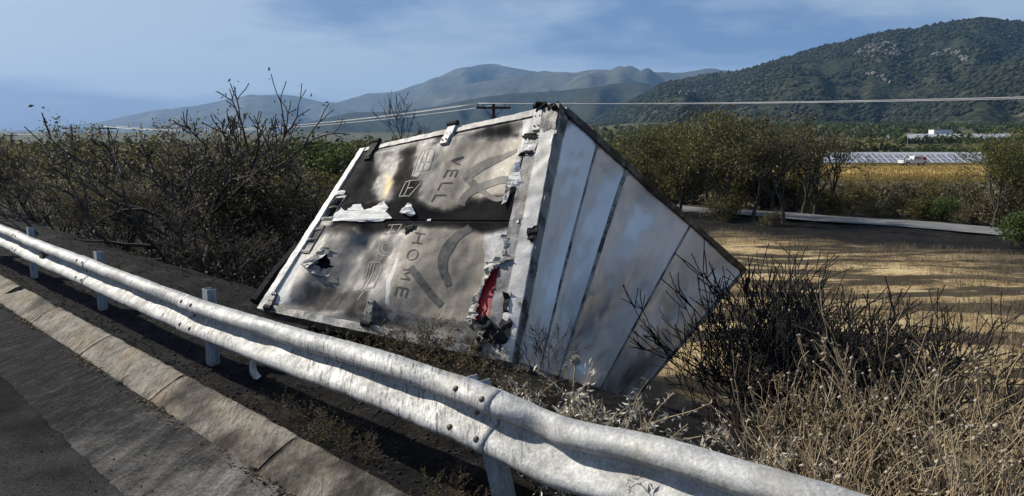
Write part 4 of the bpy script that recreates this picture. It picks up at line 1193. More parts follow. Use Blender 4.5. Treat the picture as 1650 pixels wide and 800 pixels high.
TR = [tree('roadside_tree', 31, 6.2, .13, PT, 4, [('olive', 13, .24, .12, .32), ('rust', 9, .24, .11, .45)], (0, 0), (4, 5), .16),
      tree('roadside_tree', 32, 5.6, .12, PT, 4, [('rust', 14, .24, .12, .3), ('olive', 9, .24, .11, .5)], (.2, 0), (4, 5), .15),
      tree('roadside_tree', 33, 5.8, .12, PT, 4, [('lime', 11, .24, .12, .4), ('olive', 12, .24, .11, .35)], (-.1, .1), (4, 5), .16),
      tree('roadside_tree', 34, 5.6, .11, PT, 4, [('brown', 9, .24, .10, .4), ('olive', 7, .24, .10, .5)], (.1, .1), (4, 5), .2),
      tree('bare_tree', 35, 6.4, .10, dict(PT, angle=.4, up=.10, rmin=.014), 3, [('brown', 1, .2, .12, .5)], (.05, 0), (3, 4), .2),
      tree('dead_tree', 36, 7.0, .09, dict(PT, angle=.35, up=.12, rmin=.016, side=.3), 3, [('brown', 1, .2, .1, .8)], (0, 0), (2, 3), .35)]
RTREE = [(1012, 44, 2, .60, 'lime-green small tree peeping over the sloping roof edge'), (1052, 37.3, 0, 1.0, 'olive tree standing nearest the sloping roof edge of the box'),
         (1095, 36.8, 1, .85, 'rusty olive tree behind the middle of the roof slope'), (1140, 43, 2, .98, 'yellow-green tree on the far verge of the service road'),
         (1168, 36.9, 0, 1.14, 'tallest roadside tree with rusty olive crown'), (1212, 36.6, 3, .88, 'dark brown-leaved tree with black trunk before the pale road'),
         (1245, 43, 0, .86, 'olive tree behind the dark brown-leaved one'), (1262, 36.7, 3, .95, 'sparse dark tree with many thin black trunks'),
         (1292, 42, 1, .98, 'rusty thin tree left of the forked bare tree'), (1075, 45, 1, .95, 'brownish tree far behind the olive one'),
         (1110, 47, 2, .9, 'yellowish tree in second row behind rusty olive tree'), (1230, 47, 1, .9, 'rusty tree in second row over the road'), (1190, 48, 0, .85, 'olive tree deep in the second row')]
for i, (px, s, k, sc_, lab) in enumerate(RTREE):
    put(TR[k], at_s(px, s), i * 2.3, sc_, lab, 'tree', 'trees along the service road')
put(TR[4], at_s(1312, 39.0 + 3.2), .4, .95, 'bare forked tree standing before the solar panels', 'tree')
put(TR[4], at_s(1338, 44), 2.4, .85, 'second bare thin tree right of the forked one', 'tree')
put(TR[5], at_s(655, 30), 1.0, .98, 'dead leafless sapling rising behind the top edge of the box', 'tree')
put(TR[5], at_s(690, 33), 2.6, .72, 'smaller dead branch beside the leafless sapling', 'tree')
put(TR[2], at_s(1600, 42), 2.0, .80, 'sparse olive tree at the end of the solar field', 'tree')
put(TR[1], at_s(1640, 47), 3.0, .85, 'rusty tree beyond the end of the solar field', 'tree')
for i, (px, s_, k, sc_, lab) in enumerate([(1040, 46, 1, .95, 'olive shrub filling the gap beside the sloping roof edge'), (1085, 44, 2, .9, 'autumn shrub between the first two roadside trunks'), (1128, 46, 1, 1.0, 'olive shrub behind the rusty olive tree'), (1200, 45, 2, .95, 'autumn shrub beyond the road behind the black trunk'),
        (1232, 44, 1, .9, 'olive shrub beyond the road below the sparse dark tree'), (1275, 46, 2, .95, 'rust-leaved shrub left of the forked bare tree'), (1160, 50, 1, 1.1, 'dull shrub far behind the tallest roadside tree'), (1065, 52, 2, 1.0, 'autumn shrub deep behind the first roadside tree')]):
    put(gsh[k], at_s(px, s_), i * 1.9, sc_, lab, 'shrub', 'shrubs behind the roadside trees')
# scrub between the service road and the yellow field, and before the road
MS = [(1158, 35.0, 2, .55, 'spreading bush at the near edge of the service road'), (1175, 36.3, 2, .6, 'dense bush under the tallest roadside tree'), (1240, 34.6, 1, .42, 'low dull bush before the sparse dark tree'),
      (1350, 52, 1, .85, 'dull olive bush left of the field below the panels'), (1385, 47, 2, .80, 'ragged bush before the yellow grass'), (1412, 55, 1, .80, 'dull bush under the white pickup'), (1455, 44, 1, 1.05, 'upright bush in front of the white pickup'),
      (1490, 50, 2, .78, 'leafy bush right of the pickup'), (1520, 42.8, 0, .55, 'low bush against the pale road bend'), (1535, 55, 1, .85, 'brownish bush with a dead stake'), (1570, 48, 1, .95, 'dull olive bush near the end of the yellow grass'),
      (1600, 43, 1, .95, 'dull bush over the pale road at the right'), (1630, 46, 2, 1.1, 'broad bush closing the view'), (1648, 34, 0, .62, 'bushy shrub below the pale road'), (1330, 43, 2, .62, 'low leafy bush at the foot of the forked bare tree'),
      (1370, 60, 1, .7, 'small olive bush among brown scrub'), (1445, 62, 1, .7, 'round dull bush in brown scrub'), (1500, 63, 2, .7, 'ragged bush in brown scrub'), (1560, 64, 1, .8, 'dull olive bush bordering the yellow grass'), (1400, 43, 1, .5, 'flat dull bush beside the pale road'),
      (1480, 42.6, 2, .52, 'spreading bush beside the pale road'), (1560, 42.4, 1, .5, 'grey-olive bush beside the pale road')]
for i, (px, s, k, sc_, lab) in enumerate(MS):
    put(gsh[3 if (k == 1 or i % 3 == 0) else k], at_s(px, s), i * 1.3, sc_ * (.72 if s > 43.5 else .85), lab, 'bush', 'scrub around the service road')
# low brown scrub that nobody could count
rs = np.random.RandomState(77)
C = []
for k in range(420):
    px = rs.uniform(1090, 1760); s = rs.uniform(44, 74) if px > 1290 else rs.uniform(43, 60)
    p = at_s(px, s); n = 22
    C.append(np.array(p) + np.abs(rs.normal(size=(n, 3))) * [1, 1, .45] * rs.uniform(.5, 1.3) * np.sign(rs.normal(size=(n, 3)) * [1, 1, 0] + [0, 0, 1]))
tag(link('scrub', leaf_mesh('scrub', np.concatenate(C), .28, MT['brown'], rs)), 'low brown scrub covering the waste ground beyond the service road', 'scrub', None, 'stuff')
C = []
for k in range(300):
    px = rs.uniform(-120, 620); s = rs.uniform(8.0, 17)
    p = at_s(px, s); n = 26
    C.append(np.array(p) + rs.normal(size=(n, 3)) * [.5, .5, .0] + np.abs(rs.normal(size=(n, 3))) * [0, 0, .45])
tag(link('undergrowth', leaf_mesh('undergrowth', np.concatenate(C), .14, MT['brown'], rs)), 'scorched brown undergrowth between the left bushes', 'undergrowth', None, 'stuff')
# ------------------------------------------------------------------ hills
from mathutils.bvhtree import BVHTree
def hill_material():
    m, nt, b = new_mat('scrub_covered_hillside'); N = NT(nt)
    big = N.noise(.0035, 6, .6); med = N.noise(.02, 8, .7); v = N.voro(.075)
    c = N.ramp(N.math('ADD', N.math('MULTIPLY', med, .6), N.math('MULTIPLY', v, .35)), [(.28, (.010, .015, .008)), (.48, (.026, .031, .017)), (.64, (.07, .066, .042)), (.8, (.16, .145, .11))])
    c = N.mix(N.ramp(big, [(.4, 0.0), (.65, .5)]), c, (.022, .029, .014))
    nt.links.new(c, b.inputs['Base Color']); b.inputs['Roughness'].default_value = .95; b.inputs['Specular IOR Level'].default_value = .05
    nt.links.new(N.bump(N.math('ADD', v, med), .8, 6.0), b.inputs['Normal'])
    return m
MT['hill'] = hill_material()
MT['hillfar'] = simple('distant_hillside', [(.3, (.025, .032, .02)), (.55, (.06, .062, .04)), (.70, (.12, .115, .085)), (.8, (.26, .25, .21))], .0022, .95, (.006, .8, 60.0), detail=9)
def hill(name, ridge, nu, nv, foot, back, mat, seed, rough=.05, spur=.35, pw=1.15):
    xs = [r_[0] for r_ in ridge]
    W = [atd(px, py, d) for (px, py, d) in ridge]
    # arclength along the ridge in plan
    acc = [0.0]
    for i in range(1, len(W)): acc.append(acc[-1] + math.hypot(W[i][0] - W[i - 1][0], W[i][1] - W[i - 1][1]))
    W = np.array(W); acc = np.array(acc)
    V = []; Fc = []
    zbase = -30.0
    for i in range(nu + 1):
        a = acc[-1] * i / nu
        x, y, z = (float(np.interp(a, acc, W[:, k])) for k in range(3))
        L = math.hypot(x, y); f = foot if not callable(foot) else foot(i / nu)
        hgt = z - zbase
        z += rough * .25 * hgt * fbm(a * 9 / acc[-1] * len(ridge) * .3, seed, 0.3, 6)
        for j in range(nv + 1):
            q = j / nv
            if q <= .75:
                w = q / .75; k = f + (1 - f) * w; h = w ** pw
            else:
                w = (q - .75) / .25; k = 1 + (back - 1) * w; h = 1 - w * w
            xx, yy = x * k, y * k
            nz = fbm(xx / (L * .045) , yy / (L * .045), seed, 6)
            sp = fbm(a / (L * .11), w * .8, seed + 3.1, 4) * 2
            hh = h + (spur * sp * h * (1 - h) * 1.6 if q <= .75 else 0) + rough * nz * (h * (1 - .85 * (h if q <= .75 else 0)))
            V.append((xx, yy, zbase + (z - zbase) * max(0, hh)))
    n = nv + 1
    for i in range(nu):
        for j in range(nv): Fc.append((i * n + j, (i + 1) * n + j, (i + 1) * n + j + 1, i * n + j + 1))
    o = make(name, V, Fc, mat, None, True); tag(o, kind='structure'); return o, V, Fc
hill_n, HV, HF = hill('hill', [(760, 246, 3000), (840, 236, 2900), (900, 215, 2800), (960, 190, 2700), (1015, 163, 2600), (1065, 136, 2500), (1125, 122, 2450), (1190, 115, 2400), (1250, 97, 2350), (1325, 75, 2300), (1400, 57, 2250), (1475, 47, 2200), (1525, 37, 2200), (1575, 28, 2150), (1615, 30, 2150), (1650, 37, 2150), (1800, 70, 2100), (2200, 150, 2000)], 240, 80, .42, 1.35, MT['hill'], 1.7, .05, .30)
hill_2, HV2, HF2 = hill('hill', [(1300, 215, 1500), (1380, 194, 1500), (1450, 171, 1480), (1500, 151, 1460), (1570, 120, 1440), (1650, 93, 1420), (1800, 62, 1400), (2100, 60, 1400)], 110, 50, .55, 1.3, MT['hill'], 4.1, .04, .25, 1.0)
hill('hill', [(330, 240, 5200), (430, 222, 5200), (500, 196, 5200), (565, 182, 5200), (640, 180, 5100), (700, 172, 5000), (760, 160, 4900), (825, 150, 4800), (900, 147, 4700), (960, 140, 4600), (1015, 131, 4500), (1060, 137, 4500), (1125, 152, 4500), (1300, 200, 4500)], 160, 40, .5, 1.3, MT['hill'], 6.3, .05, .5)
hill('mountain', [(560, 196, 7600), (650, 168, 7600), (740, 140, 7600), (800, 128, 7500), (870, 116, 7500), (920, 117, 7500), (960, 112, 7400), (1005, 116, 7400), (1095, 118, 7400), (1145, 111, 7300), (1190, 116, 7300), (1260, 135, 7300), (1400, 170, 7300)], 140, 36, .55, 1.3, MT['hillfar'], 9.9, .06, .5)
hill('mountain', [(-250, 216, 11500), (-60, 214, 11500), (0, 212, 11500), (60, 209, 11300), (160, 197, 11000), (240, 180, 10800), (330, 168, 10600), (365, 160, 10500), (400, 154, 10500), (450, 152, 10400), (480, 155, 10400), (520, 166, 10300), (545, 165, 10200), (590, 152, 10100), (640, 148, 10000), (690, 130, 9900), (740, 110, 9800), (790, 103, 9700), (830, 110, 9700), (880, 120, 9700), (1000, 150, 9700)], 170, 36, .6, 1.3, MT['hillfar'], 12.4, .05, .45)
# scrub canopy and pale outcrops on the nearer hill
bvh = BVHTree.FromPolygons([Vector(v) for v in HV], HF)
rs = np.random.RandomState(5)
OCT = np.array([(1, 0, 0), (0, 1, 0), (-1, 0, 0), (0, -1, 0), (0, 0, 1.0), (0, 0, -1)]); OCF = np.array([(0, 1, 4), (1, 2, 4), (2, 3, 4), (3, 0, 4), (1, 0, 5), (2, 1, 5), (3, 2, 5), (0, 3, 5)])
def blobs(name, C, rad, mat, rs, squash=.8):
    C = np.asarray(C); n = len(C); rad = np.asarray(rad)[:, None, None]
    V = OCT[None] * rad * (.7 + .6 * rs.rand(n, 6, 1)) * np.array([1, 1, squash])
    th = rs.rand(n) * 6.283; c, s = np.cos(th), np.sin(th)
    X = V[:, :, 0] * c[:, None] - V[:, :, 1] * s[:, None]; Y = V[:, :, 0] * s[:, None] + V[:, :, 1] * c[:, None]
    V = np.stack([X, Y, V[:, :, 2]], axis=2) + C[:, None, :]
    return npmesh(name, V.reshape(-1, 3), (OCF[None] + np.arange(n)[:, None, None] * 6).reshape(-1, 3), mat, False)
HVn = np.array(HV).reshape(241, 81, 3)
C = []
for k in range(24000):
    i = rs.randint(0, 240); j = rs.randint(2, 62); a, b_ = rs.rand(2)
    p = (HVn[i, j] * (1 - a) + HVn[i + 1, j] * a) * (1 - b_) + (HVn[i, j + 1] * (1 - a) + HVn[i + 1, j + 1] * a) * b_
    if fbm(p[0] * .006, p[1] * .006, 2.0) + .4 * fbm(p[0] * .02, p[1] * .02, 3.0) > -.28: C.append(p + [0, 0, 1.5])
HV2n = np.array(HV2).reshape(111, 51, 3)
for k in range(9000):
    i = rs.randint(0, 110); j = rs.randint(2, 39); a, b_ = rs.rand(2)
    p = (HV2n[i, j] * (1 - a) + HV2n[i + 1, j] * a) * (1 - b_) + (HV2n[i, j + 1] * (1 - a) + HV2n[i + 1, j + 1] * a) * b_
    if fbm(p[0] * .006, p[1] * .006, 2.0) + .4 * fbm(p[0] * .02, p[1] * .02, 3.0) > -.2: C.append(p + [0, 0, 1.0])
MT['canopy'] = leafy('hillside_scrub', [(.1, (.007, .011, .006)), (.45, (.016, .022, .011)), (.75, (.030, .036, .019)), (.95, (.06, .057, .034))], 0, .95)
tag(link('hill_scrub', blobs('hill_scrub', C, 3.0 + 4.5 * rs.rand(len(C)) ** 2, MT['canopy'], rs)), 'dark green scrub covering the nearer hillside', 'scrub', None, 'stuff')
MT['rock'] = simple('pale_grey_rock', [(.3, (.10, .095, .085)), (.55, (.17, .16, .145)), (.8, (.25, .235, .21))], .25, .95, (.6, .8, 1.0))
def outcrop(polys, n, lab):
    C = []
    while len(C) < n:
        poly = polys[rs.randint(len(polys))]
        x0, x1 = min(p[0] for p in poly), max(p[0] for p in poly); y0, y1 = min(p[1] for p in poly), max(p[1] for p in poly)
        px, py = rs.uniform(x0, x1), rs.uniform(y0, y1)
        if not inpoly(px, py, poly) or fbm(px * .08, py * .2, 1.1) < -.12: C.append(None) if rs.rand() < .02 else None; continue
        h = bvh.ray_cast(Vector(O), Vector(ray(px, py)).normalized())
        if h[0] is not None: C.append(np.array(h[0]) + [0, 0, 2.0])
    C = [c for c in C if c is not None]
    o = link('rock_outcrop', blobs('rock_outcrop', C, 2.2 + 3.8 * rs.rand(len(C)) ** 2, MT['rock'], rs, .9))
    tag(o, lab, 'rocks', None, 'stuff')
outcrop([[(1372, 92), (1395, 75), (1420, 66), (1440, 70), (1462, 86), (1468, 92), (1420, 90), (1400, 95)]], 130, 'larger pale grey rock outcrop near the hill crest')
outcrop([[(1498, 92), (1515, 78), (1540, 82), (1565, 95), (1560, 103), (1540, 94)]], 60, 'smaller pale grey rock outcrop right of the larger one')
outcrop([[(1085, 150), (1140, 140), (1160, 143), (1110, 155)], [(1092, 120), (1125, 124), (1100, 130)]], 45, 'thin pale rock band on the left shoulder of the hill')
outcrop([[(1385, 120), (1420, 118), (1440, 135), (1436, 138), (1412, 124)]], 28, 'small curved rock band halfway up the hill')

# ------------------------------------------------------------------ groves at the foot of the hill
def far_trees(name, n, xr, yr, hgt, mat, label, seed, per=26, size=1.3, dens=None):
    rs = np.random.RandomState(seed); C = []
    k = 0
    while k < n:
        y = rs.uniform(*yr); px = rs.uniform(*xr); x = (px - CX) / FPX * y
        if 448 < y < 545 and 1440 < px < 1632: continue
        if dens and fbm(x * dens, y * dens, seed) < 0: k += .2; continue
        h = hgt * rs.uniform(.6, 1.2); z = ground_z(x, y)
        q = rs.normal(size=(per, 3)); q /= np.linalg.norm(q, axis=1, keepdims=True); q *= rs.rand(per, 1) ** .4
        C.append(np.array([x, y, z + h * .5]) + q * [h * .48, h * .48, h * .52]); k += 1
    o = link(name, leaf_mesh(name, np.concatenate(C), size, MT[mat], rs, .8)); tag(o, label, 'trees', None, 'stuff')
far_trees('far_grove', 1500, (1000, 1800), (420, 1150), 5.5, 'green', 'green groves spread over the foot of the hill', 3, 26, 2.0, .012)
far_trees('far_grove', 900, (560, 1300), (260, 1000), 5.0, 'olive', 'dull olive groves on the plain behind the box and trees', 4, 22, 2.0, .012)
far_trees('hedge', 130, (1415, 1640), (238, 262), 3.8, 'green', 'dark green hedge between the two solar fields', 5, 34, .9)
far_trees('hedge', 90, (1430, 1640), (436, 446), 3.2, 'green', 'low green bushes along the lower edge of the upper solar field', 15, 30, 1.3)
far_trees('far_grove', 90, (1335, 1425), (236, 275), 6.2, 'olive', 'round olive clump at the left end of the dark hedge', 6, 40, 1.2)
far_trees('far_grove', 500, (-250, 640), (90, 420), 4.5, 'olive', 'olive trees dotted over the plain behind the left bushes', 7, 26, 1.3, .02)
far_trees('far_grove', 900, (-250, 1000), (500, 2600), 8.0, 'olive', 'olive woods along the foot of the distant hills', 17, 12, 6.0)
far_trees('far_grove', 60, (1590, 1690), (180, 235), 5.5, 'rust', 'rusty trees at the right end of the solar field', 8, 40, 1.0)

# ------------------------------------------------------------------ solar field
def glass_material():
    m, nt, b = new_mat('solar_glass'); N = NT(nt)
    c = N.ramp(N.noise(.8, 3), [(.3, (.10, .11, .13)), (.7, (.17, .18, .20))])
    nt.links.new(c, b.inputs['Base Color']); b.inputs['Roughness'].default_value = .38; b.inputs['Specular IOR Level'].default_value = .9
    b.inputs['Coat Weight'].default_value = .6; b.inputs['Coat Roughness'].default_value = .15
    return m
MT['glass'] = glass_material()
MT['white'] = simple('white_frame_paint', [(.3, (.45, .45, .46)), (.7, (.58, .58, .59))], 2.0, .6)
tilt = R(22); PW, PL = 2.05, 3.9
def panel_mesh():
    me = bpy.data.meshes.new('solar_panel'); V = []; Fc = []; mi = []
    def bx(x0, x1, y0, y1, z0, z1, m_):
        n = len(V)
        for x in (x0, x1):
            for y in (y0, y1):
                for z in (z0, z1): V.append((x, y * math.cos(tilt) - z * math.sin(tilt), 1.35 + y * math.sin(tilt) + z * math.cos(tilt)))
        for f in [(0, 1, 3, 2), (4, 6, 7, 5), (0, 4, 5, 1), (2, 3, 7, 6), (0, 2, 6, 4), (1, 5, 7, 3)]: Fc.append(tuple(i + n for i in f)); mi.append(m_)
    for (xa, xb) in ((-PW / 2 + .1, -.05), (.05, PW / 2 - .1)):
        bx(xa, xb, -PL / 2 + .1, -.06, 0, .03, 0); bx(xa, xb, .06, PL / 2 - .1, 0, .03, 0)
    for x in (-PW / 2, -.05, PW / 2 - .10): bx(x, x + .10, -PL / 2, PL / 2, -.02, .05, 1)
    for y in (-PL / 2, -.06, PL / 2 - .1):
        for (xa, xb) in ((-PW / 2 + .1, -.05), (.05, PW / 2 - .1)): bx(xa, xb, y, y + (.12 if y == -.06 else .1), -.02, .045, 1)
    me.from_pydata(V, [], Fc); me.materials.append(MT['glass']); me.materials.append(MT['white']); me.polygons.foreach_set('material_index', mi); return me
pm = panel_mesh()
ords = ['front', 'second', 'third', 'fourth', 'fifth', 'sixth', 'seventh', 'rearmost']
for r_ in range(8):
    y = 147 + r_ * 8.6; x0 = (1296 - CX) / FPX * 152 + r_ * 3.0; x1 = (1590 + r_ * 3 - CX) / FPX * y
    n = int((x1 - x0) / (PW + .04))
    row = empty('solar_row', (x0, y, ground_z(x0 + 20, y))); tag(row, '%s row of tilted white-framed solar panels%s' % (ords[r_], ' facing the yellow grass' if r_ == 0 else (' backing on the dark hedge' if r_ == 7 else ' counted from the yellow grass')), 'solar panels', 'solar panel rows')
    for k in range(n):
        o = link('panel', pm, row); o.location = (k * (PW + .04), 0, 0)
    mb = MB()
    for k in range(0, n, 3): mb.tube([(k * (PW + .04), 0, -.3), (k * (PW + .04), 0, 1.35)], .06, 5)
    mb.build('supports', MT['post'], row)
MT['farglass'] = simple('pale_grey_panels', [(.3, (.20, .205, .21)), (.5, (.34, .345, .35)), (.7, (.46, .465, .47))], .25, .5, mscale=(1, .3, 1))
for r_, (y, z_) in enumerate(((455, 0), (475, 0), (495, 0), (516, 0))):
    x0 = (1458 - CX) / FPX * y; x1 = (1616 - CX) / FPX * y; mb = MB(); k = x0
    while k < x1:
        zc_ = ground_z(k, y) + 1.5
        mb.add([(k, y - 3.4, zc_ - 1.4), (k + 5.6, y - 3.4, zc_ - 1.4), (k + 5.6, y + 3.4, zc_ + 1.4), (k, y + 3.4, zc_ + 1.4), (k, y - 3.4, zc_ - 1.55), (k + 5.6, y - 3.4, zc_ - 1.55), (k + 5.6, y + 3.4, zc_ + 1.25), (k, y + 3.4, zc_ + 1.25)],
               [(0, 1, 2, 3), (7, 6, 5, 4), (0, 4, 5, 1), (2, 6, 7, 3), (1, 5, 6, 2), (0, 3, 7, 4)])
        mb.tube([(k + 2.8, y, zc_ - 3), (k + 2.8, y, zc_ - .1)], .15, 4); k += 6.0
    o = mb.build('solar_row', MT['farglass'] if 'farglass' in MT else MT['glass']); tag(o, 'grey solar row in the upper field below the white building, tier %s from the hedge' % ['one', 'two', 'three', 'four'][r_], 'solar panels', 'upper solar rows')
# white building above it
bx_, by_ = (1507 - CX) / FPX * 530, 530.0; bz = ground_z(bx_, by_)
bld = empty('building', (bx_, by_, bz)); tag(bld, 'low white flat-roofed building above the upper solar field', 'building')
MT['wallw'] = simple('whitewashed_wall', [(.3, (.62, .62, .60)), (.7, (.78, .78, .76))], .8, .9)
mb = MB(); mb.box((0, 0, 2.6), (6.4, 3.5, 2.8)); mb.build('wall', MT['wallw'], bld)
mb = MB(); mb.box((0, 0, 5.54), (6.7, 3.8, .14)); mb.build('roof', MT['oldroad'], bld)
for xx in (-4, 0, 3.6):
    mb = MB(); mb.box((xx, -3.53, 2.3), (.6, .06, .55)); mb.build('window', MT['glass'], bld)
mb = MB(); mb.box((1.9, -3.53, 1.2), (.55, .06, 1.2)); mb.build('door', MT['refl'], bld)
# small pale tower
tx, ty = (1424 - CX) / FPX * 330, 330.0; tz = ground_z(tx, ty)
tw_ = empty('tower', (tx, ty, tz)); tag(tw_, 'small pale domed tower at the left end of the hedge', 'tower')
MT['pinkw'] = simple('pale_plaster', [(.3, (.42, .37, .34)), (.7, (.60, .55, .51))], 1.0, .9)
mb = MB(); mb.box((0, 0, 2.3), (1.5, 1.5, 2.5)); mb.build('base', MT['pinkw'], tw_)
mb = MB(); mb.lathe([(1.05, 4.7), (1.0, 6.4), (1.25, 6.5), (1.2, 6.7), (.9, 7.3), (.35, 7.8), (.08, 8.4)], (0, 0, 0), (0, 0, 1), 12); mb.build('dome', MT['wallw'], tw_, True)
for xx in (-.6, .6):
    mb = MB(); mb.box((xx, -1.5, 2.8), (.25, .05, .6)); mb.build('window', MT['refl'], tw_)
# pale pickup with a red tank
pk = empty('pickup', ((1468 - CX) / FPX * 139.5, 139.5, ground_z(75, 139.5) + .12), R(6)); tag(pk, 'white pickup with red load parked on yellow grass before the panels', 'pickup')
def extr(pts, y0, y1):
    n = len(pts); return [(x, y0, z) for x, z in pts] + [(x, y1, z) for x, z in pts], [tuple(range(n))[::-1], tuple(range(n, 2 * n))] + [(k, (k + 1) % n, n + (k + 1) % n, n + k) for k in range(n)]
mb = MB(); mb.add(*extr([(-2.6, .55), (-2.6, 1.15), (-.6, 1.2), (-.5, 1.15), (1.2, 1.15), (2.5, 1.0), (2.65, .55)], -.9, .9)); mb.build('body', MT['white'], pk)
mb = MB(); mb.add(*extr([(-.6, 1.16), (-.4, 1.85), (.75, 1.88), (1.45, 1.16)], -.8, .8)); cb_ = mb.build('cab', MT['white'], pk)
for s_ in (-1, 1):
    mb = MB(); mb.add(*extr([(-.4, 1.25), (-.28, 1.76), (.68, 1.78), (1.15, 1.25)], s_ * .8, s_ * .815)); mb.build('window', MT['glass'], cb_)
MT['tyre'] = simple('black_tyre', [(.3, (.012, .012, .012)), (.7, (.03, .03, .03))], 20, .9)
for (x, s_) in ((-1.7, -1), (1.7, -1), (-1.7, 1), (1.7, 1)):
    mb = MB(); mb.lathe([(.2, -.13), (.38, -.12), (.42, -.06), (.42, .06), (.38, .12), (.2, .13)], (x, s_ * .85, .4), (0, 1, 0), 16); w_ = mb.build('wheel', MT['tyre'], pk)
    mb = MB(); mb.lathe([(.2, -.02), (.19, .02), (.05, .035)], (x, s_ * .97, .4), (0, s_, 0), 12); mb.build('rim', MT['white'], w_)
mb = MB(); mb.lathe([(.2, -.45), (.34, -.42), (.36, 0), (.34, .42), (.2, .45)], (1.9, 0, 1.38), (1, 0, 0), 12); mb.build('red_tank', MT['red'], pk, True)
mb = MB(); mb.tube([(-2.5, -.7, 1.2), (-1.6, -.2, 1.9), (-.8, .3, 1.5)], .18, 6); mb.tube([(-2.3, .5, 1.2), (-1.2, .2, 1.75)], .16, 6); mb.build('load', MT['post'], pk)

# ------------------------------------------------------------------ utility poles and cables
MT['polew'] = simple('weathered_pole_timber', [(.3, (.03, .024, .02)), (.7, (.08, .066, .054))], 6, .9, mscale=(4, 4, .5))
MT['insul'] = simple('glazed_insulator', [(.3, (.12, .10, .09)), (.7, (.3, .28, .26))], 30, .3)
MT['cable'] = simple('pale_cable', [(.3, (.46, .46, .46)), (.7, (.60, .60, .60))], 1, .5)
LINE = Vector((51.5, -44, 0)).normalized(); CRS = Vector((.985, .17, 0))
def pole(px, d, topy, label, arm=1.0, lower=False):
    p = atd(px, topy, d); x, y, ztop = p; zb = ground_z(x, y)
    root = empty('utility_pole', (x, y, zb)); h = ztop - zb
    mb = MB(); mb.tube([(0, 0, -.5), (0, 0, h * .5), (0, 0, h + .05)], [.15, .125, .10], 10); mb.build('post', MT['polew'], root)
    ends = []
    mb = MB(); mb.box((0, 0, 0), (arm, .06, .065)); Mr = Matrix.Rotation(math.atan2(CRS.y, CRS.x), 3, 'Z')
    mb.v = [tuple(Mr @ Vector(v) + Vector((0, -.12, h - .22))) for v in mb.v]
    for sg in (-1, 1): mb.tube([(0, -.1, h - .85), tuple(CRS * sg * arm * .55 + Vector((0, -.12, h - .26)))], .022, 5)
    ca = mb.build('crossarm', MT['polew'], root)
    for f in (-.92, -.62, .62, .92):
        c = CRS * f * arm + Vector((0, -.12, h - .16)); mb = MB()
        mb.lathe([(.02, 0), (.02, .05), (.055, .06), (.05, .12), (.06, .14), (.03, .2)], c, (0, 0, 1), 8); mb.build('insulator', MT['insul'], ca)
        ends.append(Vector((x, y, zb)) + c + Vector((0, 0, .19)))
    if lower:
        mb = MB(); mb.box((.35, -.1, h - 1.1), (.55, .05, .05)); mb.build('crossarm', MT['polew'], root)
    tag(root, label, 'utility pole', 'utility poles across the plain'); return ends
e1 = pole(795, 44, 168, 'utility pole with crossarm rising behind the top of the box', 1.02)
e2 = pole(115, 89, 204, 'utility pole with double crossarms above the left bushes', 1.0, True)
e4 = pole(174, 86, 204, 'utility pole whose crossarm just clears the thin dark bush', 1.0)
e3 = pole(18, 118, 216, 'smallest farthest utility pole at the left', .95)
e0 = [p + Vector((51.5, -44, -.2)) for p in e1]
def cable(a, b, sag, label, r=.028, grp='power cables'):
    pts = []
    for i in range(33):
        t = i / 32; p = a.lerp(b, t); p.z -= sag * 4 * t * (1 - t); pts.append(p)
    mb = MB(); mb.tube(pts, r, 5); o = mb.build('power_cable', MT['cable'], None, True); tag(o, label, 'cable', grp)
for k in (0, 1, 3): cable(e1[k], e0[k], .7, 'pale power cable running over the hill right from the pole behind the box', .017)
for k in (0, 1, 3): cable(e4[k], e1[k], .95, 'pale power cable crossing the hills left of the pole behind the box', .022)
for k in (0, 3): cable(e2[k], e3[k], .5, 'thin cable between the two leftmost utility poles', .022)
for k in (0, 3): cable(e3[k], e3[k] + Vector((-60, 50, -.5)), .5, 'thin cable leaving the farthest pole to the left', .022)
for (px, d, h) in ((1456, 300, 9), (1602, 310, 10), (1646, 290, 9)):
    x, y = (px - CX) / FPX * d, d; z = ground_z(x, y); mb = MB(); mb.tube([(0, 0, -.3), (0, 0, h)], [.14, .09], 6)
    r_ = empty('lamp_mast', (x, y, z)); mb.build('mast', MT['post'], r_); mb = MB(); mb.box((.5, 0, h), (.6, .12, .08)); mb.build('lamp_head', MT['post'], r_)
    tag(r_, 'thin grey lamp mast by the solar fields', 'lamp mast', 'lamp masts by the solar fields')
# ------------------------------------------------------------------ foreground plants
def octas(name, C, rad, mat, rs): return blobs(name, C, np.full(len(C), rad) * (.6 + .8 * rs.rand(len(C))), mat, rs, 1.0)
PW_ = dict(split=[1, 2], angle=.35, shrink=.62, wander=.10, up=.02, nseg=5, rmin=.0016, side=.22)
def stalks(seed, stems, L, fan, name='dry_weed', lev=2, P=PW_, head=.008, r=.0032, leaves=None, mat='stalk'):
    segs, tips = plant_meshes(seed, stems, L, r, lev, P, fan, .05); rs = np.random.RandomState(seed)
    out = [('stems', seg_mesh('stems', segs, MT[mat], 3))]
    if head: out.append(('seed_heads', octas('seed_heads', np.array([t[0] for t in tips])[rs.rand(len(tips)) < .3], head, MT['seed'], rs)))
    if leaves:
        matn, per, size, asp, spread = leaves
        S = np.array([(np.array(s[0]) * .5 + np.array(s[1]) * .5) for s in segs]); D = np.array([np.array(s[1]) - np.array(s[0]) for s in segs])
        D /= np.linalg.norm(D, axis=1, keepdims=True)
        C = np.repeat(S, per, axis=0) + rs.normal(size=(len(S) * per, 3)) * spread
        Dr = rs.normal(size=C.shape) + np.repeat(D, per, axis=0) * .8
        out.append(('leaves', leaf_mesh('leaves', C, size, MT[matn], rs, asp, 0, Dr)))
    return (name, out)
